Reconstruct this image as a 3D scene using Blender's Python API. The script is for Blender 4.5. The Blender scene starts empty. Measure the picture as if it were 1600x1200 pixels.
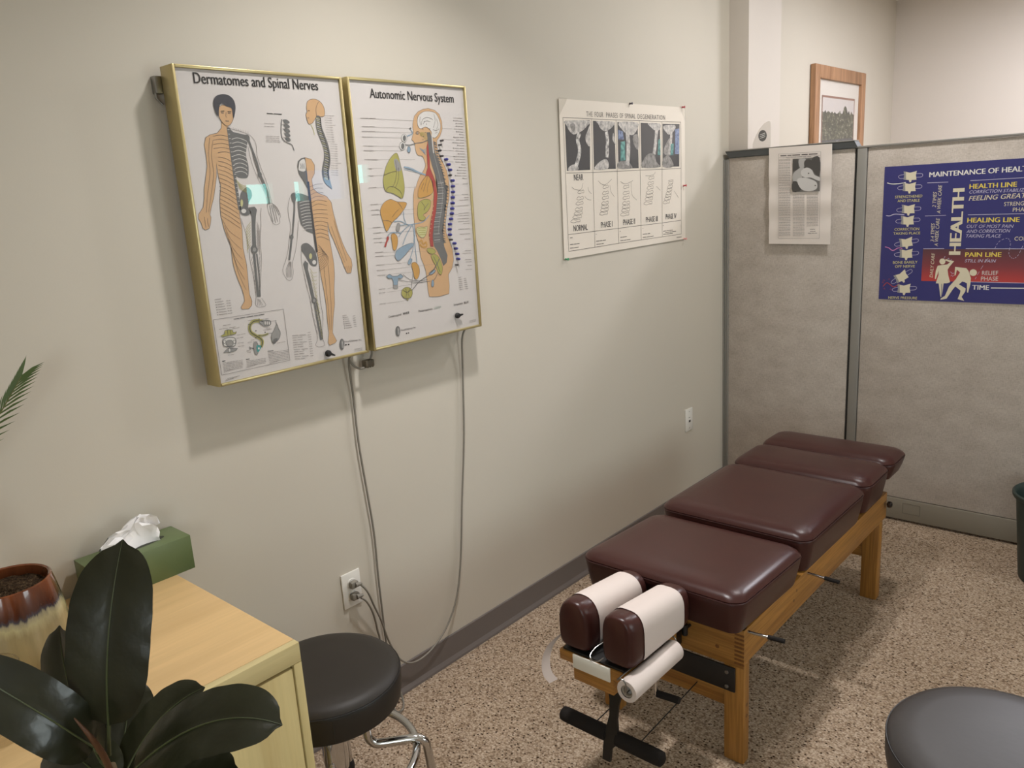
import bpy, bmesh, math, random
from mathutils import Vector, Matrix
random.seed(7)
S = bpy.context.scene
COL = S.collection
PI = math.pi

# ------------------------------------------------------------------ camera
CAM = Vector((1.9, 0.0, 1.6))
YAW, PITCH, ROLL, FPX = -0.731869, 0.233510, -0.0605198, 1248.63
def basis():
    f = Vector((math.sin(YAW)*math.cos(PITCH), math.cos(YAW)*math.cos(PITCH), -math.sin(PITCH)))
    r = Vector((math.cos(YAW), -math.sin(YAW), 0)); u = r.cross(f)
    return (r*math.cos(ROLL)+u*math.sin(ROLL), u*math.cos(ROLL)-r*math.sin(ROLL), f)
RR, UU, FF = basis()
cd = bpy.data.cameras.new('camera'); cam = bpy.data.objects.new('camera', cd); COL.objects.link(cam)
cd.sensor_fit = 'HORIZONTAL'; cd.sensor_width = 36.0; cd.lens = FPX*36/1600; cd.clip_start = 0.05
cam.matrix_world = Matrix(((RR.x, UU.x, -FF.x, CAM.x), (RR.y, UU.y, -FF.y, CAM.y), (RR.z, UU.z, -FF.z, CAM.z), (0, 0, 0, 1)))
S.camera = cam
# a pixel of the photograph turned into a point on a plane of the room
def ray(px, py): return FF + RR*((px-800)/FPX) + UU*((600-py)/FPX)
def on_x(px, py, x): d = ray(px, py); return CAM + d*((x-CAM.x)/d.x)
def on_y(px, py, y): d = ray(px, py); return CAM + d*((y-CAM.y)/d.y)
def on_z(px, py, z): d = ray(px, py); return CAM + d*((z-CAM.z)/d.z)
def deep(px, py, s): return CAM + ray(px, py)*s

# ------------------------------------------------------------------ view, world, lights
vs = S.view_settings
vs.view_transform = 'Standard'; vs.look = 'None'; vs.gamma = 1.0; vs.use_curve_mapping = False
vs.exposure = 0.0
S.cycles.max_bounces = 8; S.cycles.diffuse_bounces = 5; S.cycles.glossy_bounces = 4
S.cycles.transparent_max_bounces = 12; S.cycles.caustics_reflective = False; S.cycles.caustics_refractive = False
W = bpy.data.worlds.new('outdoors'); S.world = W; W.use_nodes = True
W.node_tree.nodes['Background'].inputs[0].default_value = (0.90, 0.985, 1.0, 1)
W.node_tree.nodes['Background'].inputs[1].default_value = 6.8
CEIL = 2.75
def area(name, loc, size, watts, col, spread=180, shape='DISK', sy=None):
    l = bpy.data.lights.new(name, 'AREA'); l.shape = shape; l.size = size; l.energy = watts; l.color = col; l.spread = math.radians(spread)
    if sy: l.size_y = sy
    o = bpy.data.objects.new(name, l); COL.objects.link(o); o.location = loc; return o
WARM = (1.0, 0.985, 0.985); FAR = (0.985, 1.0, 1.08)
area('downlight', (0.73, 1.50, CEIL-0.03), 0.12, 14.2, WARM, 118)
area('partition_downlight', (1.0, 3.35, CEIL-0.03), 0.14, 15.5, WARM)
area('far_light', (1.5, 5.2, CEIL-0.03), 0.5, 52, FAR)
area('far_downlight', (0.7, 4.6, CEIL-0.03), 0.16, 4, FAR)
# window openings: right wall (y0, y1, z0, z1) and near wall; each gets a portal so the sky is sampled through it
WIN = [(1.9, 3.0, 0.85, 2.15), (3.58, 3.82, 1.635, 1.80), (4.03, 4.14, 1.64, 1.81), (4.16, 4.58, 1.64, 1.90), (4.71, 4.85, 1.77, 1.94)]
NWIN = (2.1, 3.7, 0.85, 2.15)
def portal(loc, sx, sy, rot):
    o = area('sky_portal', loc, sx, 1, (1, 1, 1), shape='RECTANGLE', sy=sy); o.rotation_euler = rot; o.data.cycles.is_portal = True
for y0, y1, z0, z1 in WIN: portal((4.302, (y0+y1)/2, (z0+z1)/2), z1-z0, y1-y0, (0, math.radians(90), 0))
portal(((NWIN[0]+NWIN[1])/2, -1.702, (NWIN[2]+NWIN[3])/2), NWIN[1]-NWIN[0], NWIN[3]-NWIN[2], (math.radians(90), 0, 0))

# ------------------------------------------------------------------ material helpers
def lin(c):
    f = lambda v: v/12.92 if v <= 0.04045 else ((v+0.055)/1.055)**2.4
    return (f(c[0]/255), f(c[1]/255), f(c[2]/255), 1)
MATS = {}
def mat(name, rgb, rough=0.6, metal=0.0, spec=0.5, coat=0.0, emit=None, power=0):
    if name in MATS: return MATS[name]
    m = bpy.data.materials.new(name); m.use_nodes = True; b = m.node_tree.nodes['Principled BSDF']
    b.inputs['Base Color'].default_value = lin(rgb); b.inputs['Roughness'].default_value = rough
    b.inputs['Metallic'].default_value = metal; b.inputs['Specular IOR Level'].default_value = spec
    b.inputs['Coat Weight'].default_value = coat
    if emit: b.inputs['Emission Color'].default_value = lin(emit); b.inputs['Emission Strength'].default_value = power
    MATS[name] = m; return m
class NT:
    def __init__(s, m): s.t = m.node_tree; s.b = s.t.nodes['Principled BSDF']
    def n(s, k, **kw):
        x = s.t.nodes.new(k)
        for a, v in kw.items():
            if a.startswith('i_'): x.inputs[a[2:].replace('_', ' ')].default_value = v
            else: setattr(x, a, v)
        return x
    def l(s, a, b): s.t.links.new(a, b)
    def coords(s, scale=(1, 1, 1), rot=(0, 0, 0)):
        c = s.n('ShaderNodeTexCoord'); m = s.n('ShaderNodeMapping'); m.inputs['Scale'].default_value = scale; m.inputs['Rotation'].default_value = rot
        s.l(c.outputs['Object'], m.inputs['Vector']); return m.outputs[0]
    def noise(s, vec, scale, detail=3, rough=0.5):
        x = s.n('ShaderNodeTexNoise'); x.inputs['Scale'].default_value = scale; x.inputs['Detail'].default_value = detail; x.inputs['Roughness'].default_value = rough
        s.l(vec, x.inputs['Vector']); return x
    def ramp(s, fac, stops, mode='LINEAR'):
        r = s.n('ShaderNodeValToRGB'); r.color_ramp.interpolation = mode; e = r.color_ramp.elements
        while len(e) < len(stops): e.new(0.5)
        for q, (p, c) in zip(e, stops): q.position = p; q.color = lin(c)
        s.l(fac, r.inputs[0]); return r.outputs[0]
    def mix(s, fac, a, b, mode='MIX'):
        x = s.n('ShaderNodeMix'); x.data_type = 'RGBA'; x.blend_type = mode
        if hasattr(fac, 'node'): s.l(fac, x.inputs[0])
        else: x.inputs[0].default_value = fac
        for v, i in ((a, 6), (b, 7)):
            if hasattr(v, 'node'): s.l(v, x.inputs[i])
            else: x.inputs[i].default_value = v
        return x.outputs[2]
    def bump(s, h, strength, dist):
        x = s.n('ShaderNodeBump'); x.inputs['Strength'].default_value = strength; x.inputs['Distance'].default_value = dist
        s.l(h, x.inputs['Height']); s.l(x.outputs[0], s.b.inputs['Normal'])
    def color(s, c): s.l(c, s.b.inputs['Base Color'])

def m_wall(name, rgb):
    m = mat(name, rgb, 0.62, spec=0.3); t = NT(m); v = t.coords()
    n1 = t.noise(v, 260, 2); t.bump(n1.outputs['Fac'], 0.08, 0.001)
    n2 = t.noise(v, 1.3, 2); c = lin(rgb); t.color(t.mix(n2.outputs['Fac'], tuple(x*0.97 for x in c[:3])+(1,), tuple(x*1.02 for x in c[:3])+(1,)))
    return m
def m_wood(name, dark, light, axis, fine=1.0, rough=0.45, knots=False):
    m = mat(name, light, rough, spec=0.4); t = NT(m)
    sc = [22*fine]*3; sc[axis] = 1.4*fine; v = t.coords(tuple(sc))
    n = t.noise(v, 1.0, 5, 0.62)
    sc2 = [160*fine]*3; sc2[axis] = 6*fine; n2 = t.noise(t.coords(tuple(sc2)), 1.0, 2)
    c = t.ramp(n.outputs['Fac'], [(0.30, dark), (0.52, light), (0.75, tuple(min(255, x*1.06) for x in light))])
    f = t.ramp(n2.outputs['Fac'], [(0.42, (205, 205, 205)), (0.6, (255, 255, 255))])
    c = t.mix(0.6 if rough < 0.5 else 0.10, c, f, 'MULTIPLY')
    if knots:
        sc3 = [6.0]*3; sc3[axis] = 4.0; k = t.n('ShaderNodeTexVoronoi'); k.inputs['Scale'].default_value = 1.0; t.l(t.coords(tuple(sc3)), k.inputs['Vector'])
        kf = t.ramp(k.outputs['Distance'], [(0.0, (120, 100, 85)), (0.045, (170, 150, 130)), (0.075, (255, 255, 255))])
        c = t.mix(0.85, c, kf, 'MULTIPLY')
    t.color(c); t.bump(n2.outputs['Fac'], 0.06, 0.001); return m
def m_carpet():
    m = mat('tweed_carpet', (190, 170, 145), 0.95, spec=0.1); t = NT(m)
    v = t.coords((1, 1, 0.2)); d = t.noise(v, 40, 2)
    add = t.n('ShaderNodeVectorMath', operation='MULTIPLY_ADD'); add.inputs[1].default_value = (0.008, 0.008, 0); t.l(d.outputs['Color'], add.inputs[0]); t.l(v, add.inputs[2])
    def vor(sx, sy):
        vo = t.n('ShaderNodeTexVoronoi'); vo.inputs['Scale'].default_value = 1; vo.inputs['Randomness'].default_value = 0.9
        mp = t.n('ShaderNodeMapping'); mp.inputs['Scale'].default_value = (sx, sy, 1); t.l(add.outputs[0], mp.inputs['Vector']); t.l(mp.outputs[0], vo.inputs['Vector'])
        sp = t.n('ShaderNodeSeparateColor'); t.l(vo.outputs['Color'], sp.inputs[0]); return vo, sp
    loops, ls = vor(150, 185)      # the yarn loops
    gaps, gs = vor(84, 98)         # the dark gaps between loops
    base = t.ramp(ls.outputs[0], [(0.0, (152, 131, 112)), (0.12, (181, 160, 138)), (0.45, (189, 169, 148)), (0.75, (200, 181, 161)), (0.93, (171, 150, 130))], 'CONSTANT')
    edge = t.ramp(loops.outputs['Distance'], [(0.40, (255, 255, 255)), (0.8, (190, 180, 170))])
    dot = t.ramp(gaps.outputs['Distance'], [(0.20, (96, 80, 66)), (0.36, (255, 255, 255))])
    gate = t.ramp(gs.outputs[1], [(0.0, (0, 0, 0)), (0.22, (130, 130, 130)), (0.5, (255, 255, 255))], 'CONSTANT')
    g = t.n('ShaderNodeRGBToBW'); t.l(gate, g.inputs[0])
    c = t.mix(g.outputs[0], t.mix(0.9, base, edge, 'MULTIPLY'), t.mix(1.0, t.mix(0.9, base, edge, 'MULTIPLY'), dot, 'MULTIPLY'))
    big = t.ramp(t.noise(v, 2.2, 3).outputs['Fac'], [(0.3, (232, 230, 226)), (0.7, (255, 255, 255))])
    t.color(t.mix(1.0, c, big, 'MULTIPLY'))
    inv = t.n('ShaderNodeMath', operation='SUBTRACT'); inv.inputs[0].default_value = 1.0; t.l(loops.outputs['Distance'], inv.inputs[1])
    t.bump(inv.outputs[0], 0.4, 0.004); return m
def m_fabric():
    m = mat('partition_fabric', (170, 162, 154), 0.9, spec=0.15); t = NT(m)
    a = t.noise(t.coords((60, 60, 420)), 1.0, 3, 0.7); b = t.noise(t.coords((420, 420, 60)), 1.0, 3, 0.7); c0 = t.noise(t.coords((9, 9, 14)), 1.0, 3)
    x = t.mix(0.5, a.outputs['Color'], b.outputs['Color'])
    bw = t.n('ShaderNodeRGBToBW'); t.l(x, bw.inputs[0])
    c = t.ramp(bw.outputs[0], [(0.34, (158, 148, 139)), (0.5, (194, 184, 174)), (0.64, (211, 202, 193))])
    c = t.mix(1.0, c, t.ramp(c0.outputs['Fac'], [(0.3, (236, 234, 232)), (0.7, (255, 255, 255))]), 'MULTIPLY')
    t.color(c); t.bump(bw.outputs[0], 0.25, 0.001); return m
def m_vinyl(name, rgb, rough, scale=900, strength=0.12):
    m = mat(name, rgb, rough, spec=0.32); t = NT(m); v = t.coords()
    n = t.noise(v, scale, 2); t.bump(n.outputs['Fac'], strength, 0.0006)
    n2 = t.noise(v, 9, 3); c = lin(rgb)
    t.color(t.mix(n2.outputs['Fac'], tuple(x*0.85 for x in c[:3])+(1,), tuple(x*1.15 for x in c[:3])+(1,))); return m
def m_glass(name, tint=(1, 1, 1, 1), ior=1.5, rough=0.0):
    m = bpy.data.materials.new(name); m.use_nodes = True; nt = m.node_tree; nt.nodes.clear()
    o = nt.nodes.new('ShaderNodeOutputMaterial'); x = nt.nodes.new('ShaderNodeMixShader'); f = nt.nodes.new('ShaderNodeFresnel'); f.inputs[0].default_value = ior
    a = nt.nodes.new('ShaderNodeBsdfTransparent'); a.inputs[0].default_value = tint; g = nt.nodes.new('ShaderNodeBsdfGlossy'); g.inputs['Roughness'].default_value = rough
    gm = nt.nodes.new('ShaderNodeNewGeometry'); mm = nt.nodes.new('ShaderNodeMath'); mm.operation = 'SUBTRACT'; mm.inputs[0].default_value = 1.0; m2 = nt.nodes.new('ShaderNodeMath'); m2.operation = 'MULTIPLY'
    for p, q in ((gm.outputs['Backfacing'], mm.inputs[1]), (mm.outputs[0], m2.inputs[0]), (f.outputs[0], m2.inputs[1]), (m2.outputs[0], x.inputs[0]), (a.outputs[0], x.inputs[1]), (g.outputs[0], x.inputs[2]), (x.outputs[0], o.inputs[0])): nt.links.new(p, q)
    MATS[name] = m; return m

WALL = m_wall('wall_paint', (200, 192, 178)); WALL_FAR = m_wall('far_wall_paint', (206, 197, 187)); CEILM = m_wall('ceiling_paint', (232, 228, 220))
CARPET = m_carpet(); FABRIC = m_fabric()
BASE = mat('baseboard_vinyl', (109, 101, 97), 0.5)
MAROON = m_vinyl('maroon_vinyl', (62, 33, 29), 0.31); BLACKV = m_vinyl('black_vinyl', (42, 37, 32), 0.5); CRACKV = m_vinyl('worn_black_vinyl', (62, 58, 57), 0.42, 70, 0.35)
MAROON_DK = m_vinyl('maroon_piping', (66, 40, 39), 0.4)
HONEY_X = m_wood('honey_wood_cross', (134, 88, 36), (164, 115, 54), 0); HONEY_Y = m_wood('honey_wood_long', (134, 88, 36), (164, 115, 54), 1); HONEY_Z = m_wood('honey_wood_upright', (134, 88, 36), (164, 115, 54), 2)
ENDGRAIN = m_wood('end_grain', (92, 56, 24), (118, 74, 34), 2)
PINE_Y = m_wood('pine_top', (206, 171, 119), (211, 177, 125), 1, 0.7, 0.5); PINE_Z = m_wood('pine_upright', (192, 170, 116), (206, 188, 134), 2, 0.8, 0.55, True); PINE_E = m_wood('pine_rail', (184, 166, 112), (202, 186, 136), 1, 0.8, 0.55)
GOLD = mat('brass_frame', (188, 172, 124), 0.34, 0.65); CHROME = mat('chrome', (205, 205, 205), 0.12, 1.0); STEEL = mat('steel', (150, 148, 145), 0.3, 1.0)
BLACKP = mat('black_plastic', (24, 22, 21), 0.5); FOAM = mat('black_foam', (34, 30, 28), 0.85, spec=0.2); BLACKM = mat('black_metal', (22, 19, 18), 0.45)
WHITEP = mat('outlet_plastic', (226, 222, 214), 0.35); PAPER = mat('paper', (208, 195, 188), 0.8, spec=0.2); POST = mat('grey_metal', (150, 147, 141), 0.4, 0.3)
CARDBOARD = mat('cardboard_core', (150, 138, 124), 0.8); DARKSLOT = mat('dark_slot', (32, 30, 28), 0.7); CORD = mat('cord_grey', (128, 122, 112), 0.55)
GLASS = m_glass('clear_acrylic', (0.985, 0.985, 0.98, 1), 1.75); PANE = m_glass('window_glass', (0.97, 0.98, 0.98, 1), 1.45); TINTED = m_glass('tinted_glass', (0.55, 0.97, 0.92, 1), 1.45); BLUEPANE = m_glass('blue_tinted_glass', (0.16, 0.30, 0.44, 1), 1.45)

# ------------------------------------------------------------------ mesh helpers
class MB:
    def __init__(s): s.bm = bmesh.new(); s.mats = []
    def mi(s, m):
        if m not in s.mats: s.mats.append(m)
        return s.mats.index(m)
    def face(s, vs, m, smooth=False):
        try: f = s.bm.faces.new(vs)
        except ValueError: return None
        f.material_index = s.mi(m); f.smooth = smooth; return f
    def poly(s, pts, m): return s.face([s.bm.verts.new(p) for p in pts], m)
    def box(s, lo, hi, m, bevel=0, seg=2):
        b = bmesh.new(); bmesh.ops.create_cube(b, size=1)
        lo, hi = Vector(lo), Vector(hi); c = (lo+hi)/2; d = hi-lo
        for v in b.verts: v.co = Vector((v.co.x*d.x, v.co.y*d.y, v.co.z*d.z))+c
        if bevel: bmesh.ops.bevel(b, geom=list(b.edges), offset=min(bevel, 0.49*min(d)), segments=seg, affect='EDGES', profile=0.5)
        s.merge(b, m, bevel > 0); return s
    def merge(s, b, m, smooth=False, M=None):
        mp = {}
        for v in b.verts: mp[v] = s.bm.verts.new(M @ v.co if M else v.co)
        for f in b.faces: s.face([mp[v] for v in f.verts], m, smooth)
        b.free()
    def rings(s, rings, m, cap=True, closed=True, smooth=True):
        R = [[s.bm.verts.new(p) for p in r] for r in rings]
        for a, b in zip(R, R[1:]):
            n = len(a)
            for i in range(n if closed else n-1): s.face([a[i], a[(i+1) % n], b[(i+1) % n], b[i]], m, smooth)
        if cap: s.face(R[0][::-1], m, smooth); s.face(R[-1], m, smooth)
        return s
    def tube(s, pts, r, m, seg=12, closed=False, cap=True):
        pts = [Vector(p) for p in pts]; n = len(pts); rs = r if isinstance(r, (list, tuple)) else [r]*n
        rings = []; prev = None
        for i, p in enumerate(pts):
            if closed: t = pts[(i+1) % n]-pts[i-1]
            else: t = pts[min(i+1, n-1)]-pts[max(i-1, 0)]
            t.normalize()
            if prev is None:
                a = Vector((0, 0, 1)) if abs(t.z) < 0.9 else Vector((1, 0, 0)); u = t.cross(a).normalized()
            else: u = (prev-t*prev.dot(t)).normalized()
            prev = u; w = t.cross(u)
            rings.append([p+(u*math.cos(2*PI*k/seg)+w*math.sin(2*PI*k/seg))*rs[i] for k in range(seg)])
        if closed: rings.append(rings[0]); cap = False
        return s.rings(rings, m, cap)
    def lathe(s, prof, c, m, axis='z', seg=40, cap=True):
        c = Vector(c); rings = []
        for r, h in prof:
            q = []
            for k in range(seg):
                a = 2*PI*k/seg; x, y = r*math.cos(a), r*math.sin(a)
                q.append(c+(Vector((x, y, h)) if axis == 'z' else Vector((h, x, y)) if axis == 'x' else Vector((y, h, x))))
            rings.append(q)
        return s.rings(rings, m, cap)
    def prism(s, pts, d, m):
        d = Vector(d); a = [s.bm.verts.new(p) for p in pts]; b = [s.bm.verts.new(Vector(p)+d) for p in pts]; n = len(a)
        s.face(a[::-1], m); s.face(b, m)
        for i in range(n): s.face([a[i], a[(i+1) % n], b[(i+1) % n], b[i]], m)
        return s
    def strip(s, pts, w, nrm, m, closed=False):
        pts = [Vector(p) for p in pts]; n = len(pts)
        if n < 2: return s
        L = []
        for i, p in enumerate(pts):
            if closed: t = (pts[(i+1) % n]-p).normalized()+(p-pts[i-1]).normalized()
            else: t = pts[min(i+1, n-1)]-pts[max(i-1, 0)]
            if t.length < 1e-9: t = Vector((0, 1, 0.01))
            q = nrm.cross(t.normalized())*(w/2); L.append((s.bm.verts.new(p+q), s.bm.verts.new(p-q)))
        for i in range(n if closed else n-1):
            a, b = L[i], L[(i+1) % n]; s.face([a[0], a[1], b[1], b[0]], m)
        return s
    def build(s, name, parent=None, angle=40, fix=True):
        if fix: bmesh.ops.recalc_face_normals(s.bm, faces=list(s.bm.faces))
        me = bpy.data.meshes.new(name); s.bm.to_mesh(me); s.bm.free()
        for m in s.mats: me.materials.append(m)
        if any(p.use_smooth for p in me.polygons): me.set_sharp_from_angle(angle=math.radians(angle))
        o = bpy.data.objects.new(name, me); COL.objects.link(o)
        if parent is not None:
            o.parent = parent; bpy.context.view_layer.update(); o.matrix_parent_inverse = parent.matrix_world.inverted()
        return o
def thing(name, label, cat, loc=(0, 0, 0), group=None):
    o = bpy.data.objects.new(name, None); COL.objects.link(o); o.location = loc; o.empty_display_size = 0.05
    return tag(o, label, cat, group)
def tag(o, label, cat, group=None):
    o['label'] = label; o['category'] = cat
    if group: o['group'] = group
    return o
def struct(o): o['kind'] = 'structure'; return o
def smooth_path(P, n=6, closed=False):
    P = [Vector(p) for p in P]; N = len(P); out = []
    for i in range(N if closed else N-1):
        if closed: a, b, c, d = P[i-1], P[i], P[(i+1) % N], P[(i+2) % N]
        else: a, b, c, d = P[max(i-1, 0)], P[i], P[i+1], P[min(i+2, N-1)]
        for k in range(n):
            t = k/n; out.append(0.5*((2*b)+(c-a)*t+(2*a-5*b+4*c-d)*t*t+(3*b-a-3*c+d)*t**3))
    if not closed: out.append(P[-1])
    return out
def rrect(x0, x1, y0, y1, r, z, n=6):
    pts = []; r = max(r, 0.0005)
    for cx, cy, a0 in ((x1-r, y1-r, 0), (x0+r, y1-r, 90), (x0+r, y0+r, 180), (x1-r, y0+r, 270)):
        for k in range(n+1):
            a = math.radians(a0+90*k/n); pts.append(Vector((cx+r*math.cos(a), cy+r*math.sin(a), z)))
    return pts
# text as flat mesh
_tc = bpy.data.curves.new('lettering', 'FONT'); _to = bpy.data.objects.new('lettering', _tc); COL.objects.link(_to)
def text_mesh(sx, bold=0.0, shear=0.0, spacing=1.0):
    _tc.body = sx; _tc.size = 1; _tc.offset = bold; _tc.shear = shear; _tc.space_character = spacing; _tc.resolution_u = 3
    bpy.context.view_layer.update(); dg = bpy.context.evaluated_depsgraph_get()
    return bpy.data.meshes.new_from_object(_to.evaluated_get(dg))
_h = text_mesh('H'); CAP = max(v.co.y for v in _h.vertices)

class Print:
    """flat ink on a plane of the room, several ink layers a fraction of a millimetre apart"""
    def __init__(s, plane, at):
        s.mb = MB(); s.plane = plane; s.at = at; s.n = Vector((1, 0, 0)) if plane == 'x' else Vector((0, -1, 0)); s.f = lambda p: p
    def crop(s, x0, y0, k): s.f = lambda p: (x0+p[0]*k, y0+p[1]*k); return s
    def P(s, p, layer=1):
        q = s.f(p); v = on_x(q[0], q[1], s.at) if s.plane == 'x' else on_y(q[0], q[1], s.at)
        return v+s.n*(0.00025*layer)
    def poly(s, pts, m, layer=1, sm=0, outline=None, ow=0.0009):
        Q = [s.P(p, layer) for p in pts]
        if sm: Q = smooth_path(Q, sm, True)
        s.mb.poly(Q, m)
        if outline: s.mb.strip([q+s.n*0.0002 for q in Q], ow, s.n, outline, True)
        return s
    def line(s, pts, m, w=0.0009, layer=2, sm=0, closed=False):
        Q = [s.P(p, layer) for p in pts]
        if sm: Q = smooth_path(Q, sm, closed)
        s.mb.strip(Q, w, s.n, m, closed); return s
    def disc(s, c, rx, ry, m, layer=1, outline=None, n=20):
        return s.poly([(c[0]+rx*math.cos(2*PI*k/n), c[1]+ry*math.sin(2*PI*k/n)) for k in range(n)], m, layer, 0, outline)
    def text(s, t, a, b, h, m, layer=2, bold=0.0, shear=0.0, spacing=1.0):
        A, B = s.P(a, layer), s.P(b, layer); me = text_mesh(t, 0.0, shear, spacing)
        x0 = min(v.co.x for v in me.vertices); x1 = max(v.co.x for v in me.vertices)
        e = (B-A); L = e.length; e.normalize(); up = s.n.cross(e); k = L/(x1-x0); ky = h/CAP
        d = bold*ky*0.9                                   # a heavier weight is the same letters struck twice, a hair apart
        for n_, sh in enumerate((-d, d) if bold else (0,)):
            o = A+e*sh+s.n*(0.00008*n_)
            M = Matrix(((e.x, up.x, s.n.x, o.x), (e.y, up.y, s.n.y, o.y), (e.z, up.z, s.n.z, o.z), (0, 0, 0, 1)))
            vs_ = [s.mb.bm.verts.new(M @ Vector(((v.co.x-x0)*k, v.co.y*ky, 0))) for v in me.vertices]
            for p in me.polygons: s.mb.face([vs_[i] for i in p.vertices], m)
        bpy.data.meshes.remove(me); return s
    def smalltext(s, a, b, m, w=0.0016, layer=2, fill=0.8, words=5):
        """print too small to read in the photograph: a row of word-long dashes"""
        A, B = s.P(a, layer), s.P(b, layer); t = 0.0; w *= 0.72
        if m.name == 'grey_ink': m = FAINT
        ln = [random.uniform(0.6, 1.4) for _ in range(words)]; tot = sum(ln)
        for q in ln:
            q /= tot; s.mb.strip([A.lerp(B, t), A.lerp(B, t+q*fill)], w, s.n, m); t += q
        return s
    def build(s, name, parent): return s.mb.build(name, parent, fix=False)
INK = mat('black_ink', (34, 32, 34), 0.5); LINE = mat('thin_ink', (92, 84, 80), 0.5); FAINT = mat('faint_ink', (140, 132, 128), 0.5); SKIN = mat('skin_ink', (206, 166, 124), 0.5); GREY = mat('grey_ink', (104, 104, 104), 0.5); MIDGREY = mat('mid_grey_ink', (150, 148, 146), 0.5)
PALE = mat('pale_ink', (214, 210, 206), 0.5); OLIVE = mat('olive_ink', (168, 162, 88), 0.5); OLIVE_L = mat('pale_olive_ink', (196, 192, 140), 0.5); BLUEI = mat('blue_ink', (136, 158, 176), 0.5); TEAL = mat('teal_ink', (70, 150, 148), 0.5); REDI = mat('red_ink', (168, 66, 60), 0.5); ORANGE = mat('orange_ink', (196, 148, 78), 0.5); WHITEI = mat('white_ink', (232, 228, 222), 0.5); GREENI = mat('green_ink', (96, 170, 130), 0.5)
# ------------------------------------------------------------------ the room
X1, Y0, Y1 = 4.2, -1.6, 6.38
struct(MB().box((-0.1, Y0-0.1, -0.1), (X1+0.1, Y1+0.1, 0), CARPET).build('floor'))
struct(MB().box((-0.1, Y0-0.1, CEIL), (X1+0.1, Y1+0.1, CEIL+0.1), CEILM).build('ceiling'))
struct(MB().box((-0.1, Y0-0.1, 0), (0, Y1+0.1, CEIL), WALL).build('wall_left'))
struct(MB().box((0, Y1, 0), (X1, Y1+0.1, CEIL), WALL_FAR).build('wall_far'))
nw = MB(); NX0, NX1, NZ0, NZ1 = NWIN
for lo, hi in (((0, 0), (NX0, CEIL)), ((NX1, 0), (X1, CEIL)), ((NX0, 0), (NX1, NZ0)), ((NX0, NZ1), (NX1, CEIL))): nw.box((lo[0], Y0-0.1, lo[1]), (hi[0], Y0, hi[1]), WALL_FAR)
struct(nw.build('wall_near'))
nw = MB()
for lo, hi in (((NX0, NZ0), (NX1, NZ0+0.04)), ((NX0, NZ1-0.04), (NX1, NZ1)), ((NX0, NZ0), (NX0+0.04, NZ1)), ((NX1-0.04, NZ0), (NX1, NZ1))): nw.box((lo[0], Y0-0.07, lo[1]), (hi[0], Y0-0.03, hi[1]), WHITEP)
o = struct(nw.build('window_6')); MB().box((NX0+0.04, Y0-0.052, NZ0+0.04), (NX1-0.04, Y0-0.048, NZ1-0.04), PANE).build('glass_pane', o)
# pilaster boxed out of the left wall just behind the partition
struct(MB().box((0, 3.83, 0), (0.1, 4.2, CEIL), WALL_FAR).build('trim_1'))
# right wall with its row of window openings
rw = MB(); ys = [Y0]+[v for w in WIN for v in w[:2]]+[Y1]
for a, b in zip(ys[0::2], ys[1::2]): rw.box((X1, a, 0), (X1+0.1, b, CEIL), WALL_FAR)
for a, b, z0, z1 in WIN: rw.box((X1, a, 0), (X1+0.1, b, z0), WALL_FAR); rw.box((X1, a, z1), (X1+0.1, b, CEIL), WALL_FAR)
struct(rw.build('wall_right'))
for i, (a, b, z0, z1) in enumerate(WIN, 1):
    w = MB(); t = 0.012 if b-a > 0.5 else 0.004
    for lo, hi in (((a, z0), (b, z0+t)), ((a, z1-t), (b, z1)), ((a, z0+t), (a+t, z1-t)), ((b-t, z0+t), (b, z1-t))):
        w.box((X1+0.03, lo[0], lo[1]), (X1+0.07, hi[0], hi[1]), WHITEP)
    o = struct(w.build('window_%d' % i)); MB().box((X1+0.048, a+t, z0+t), (X1+0.052, b-t, z1-t), [PANE, TINTED, TINTED, BLUEPANE, TINTED][i-1]).build('glass_pane', o)
# cove baseboard with its toe
bb = MB(); bb.prism([(0, 0, 0), (0.013, 0, 0), (0.012, 0, 0.008), (0.006, 0, 0.022), (0.005, 0, 0.099), (0.003, 0, 0.1016), (0, 0, 0.1016)], (0, 3.765, 0), BASE)
struct(bb.build('baseboard_left'))
struct(MB().prism([(0, 4.2, 0), (0.012, 4.2, 0), (0.005, 4.2, 0.02), (0.004, 4.2, 0.1), (0, 4.2, 0.1)], (0, Y1-4.2, 0), BASE).build('baseboard_back'))
struct(MB().box((0.012, Y1-0.008, 0), (X1, Y1, 0.1), BASE).build('baseboard_far'))

# ceiling lights (out of the frame, above what they light)
LENS = mat('lamp_lens', (255, 246, 234), 0.5, emit=(255, 240, 222), power=4)
def ceiling_light(loc, r, label, sy=None):
    t = thing('ceiling_light', label, 'ceiling light', loc, 'ceiling lights'); x, y, z = loc
    if sy:
        w = 0.03
        f = MB()
        for lo, hi in (((-r-w, -sy-w), (-r, sy+w)), ((r, -sy-w), (r+w, sy+w)), ((-r, -sy-w), (r, -sy)), ((-r, sy), (r, sy+w))): f.box((x+lo[0], y+lo[1], z-0.016), (x+hi[0], y+hi[1], z-0.001), WHITEP)
        f.build('trim_ring', t); MB().box((x-r, y-sy, z-0.008), (x+r, y+sy, z-0.002), LENS).build('lens', t)
    else:
        MB().lathe([(r+0.02, -0.001), (r+0.02, -0.012), (r, -0.016), (r, -0.001)], loc, WHITEP).build('trim_ring', t)
        MB().lathe([(0.001, -0.004), (r, -0.004)], loc, LENS, cap=False).build('lens', t)
ceiling_light((0.73, 1.50, CEIL), 0.08, 'round ceiling light above the head of the treatment table')
ceiling_light((1.5, 5.2, CEIL), 0.25, 'wide round ceiling light beyond the partition')
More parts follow.
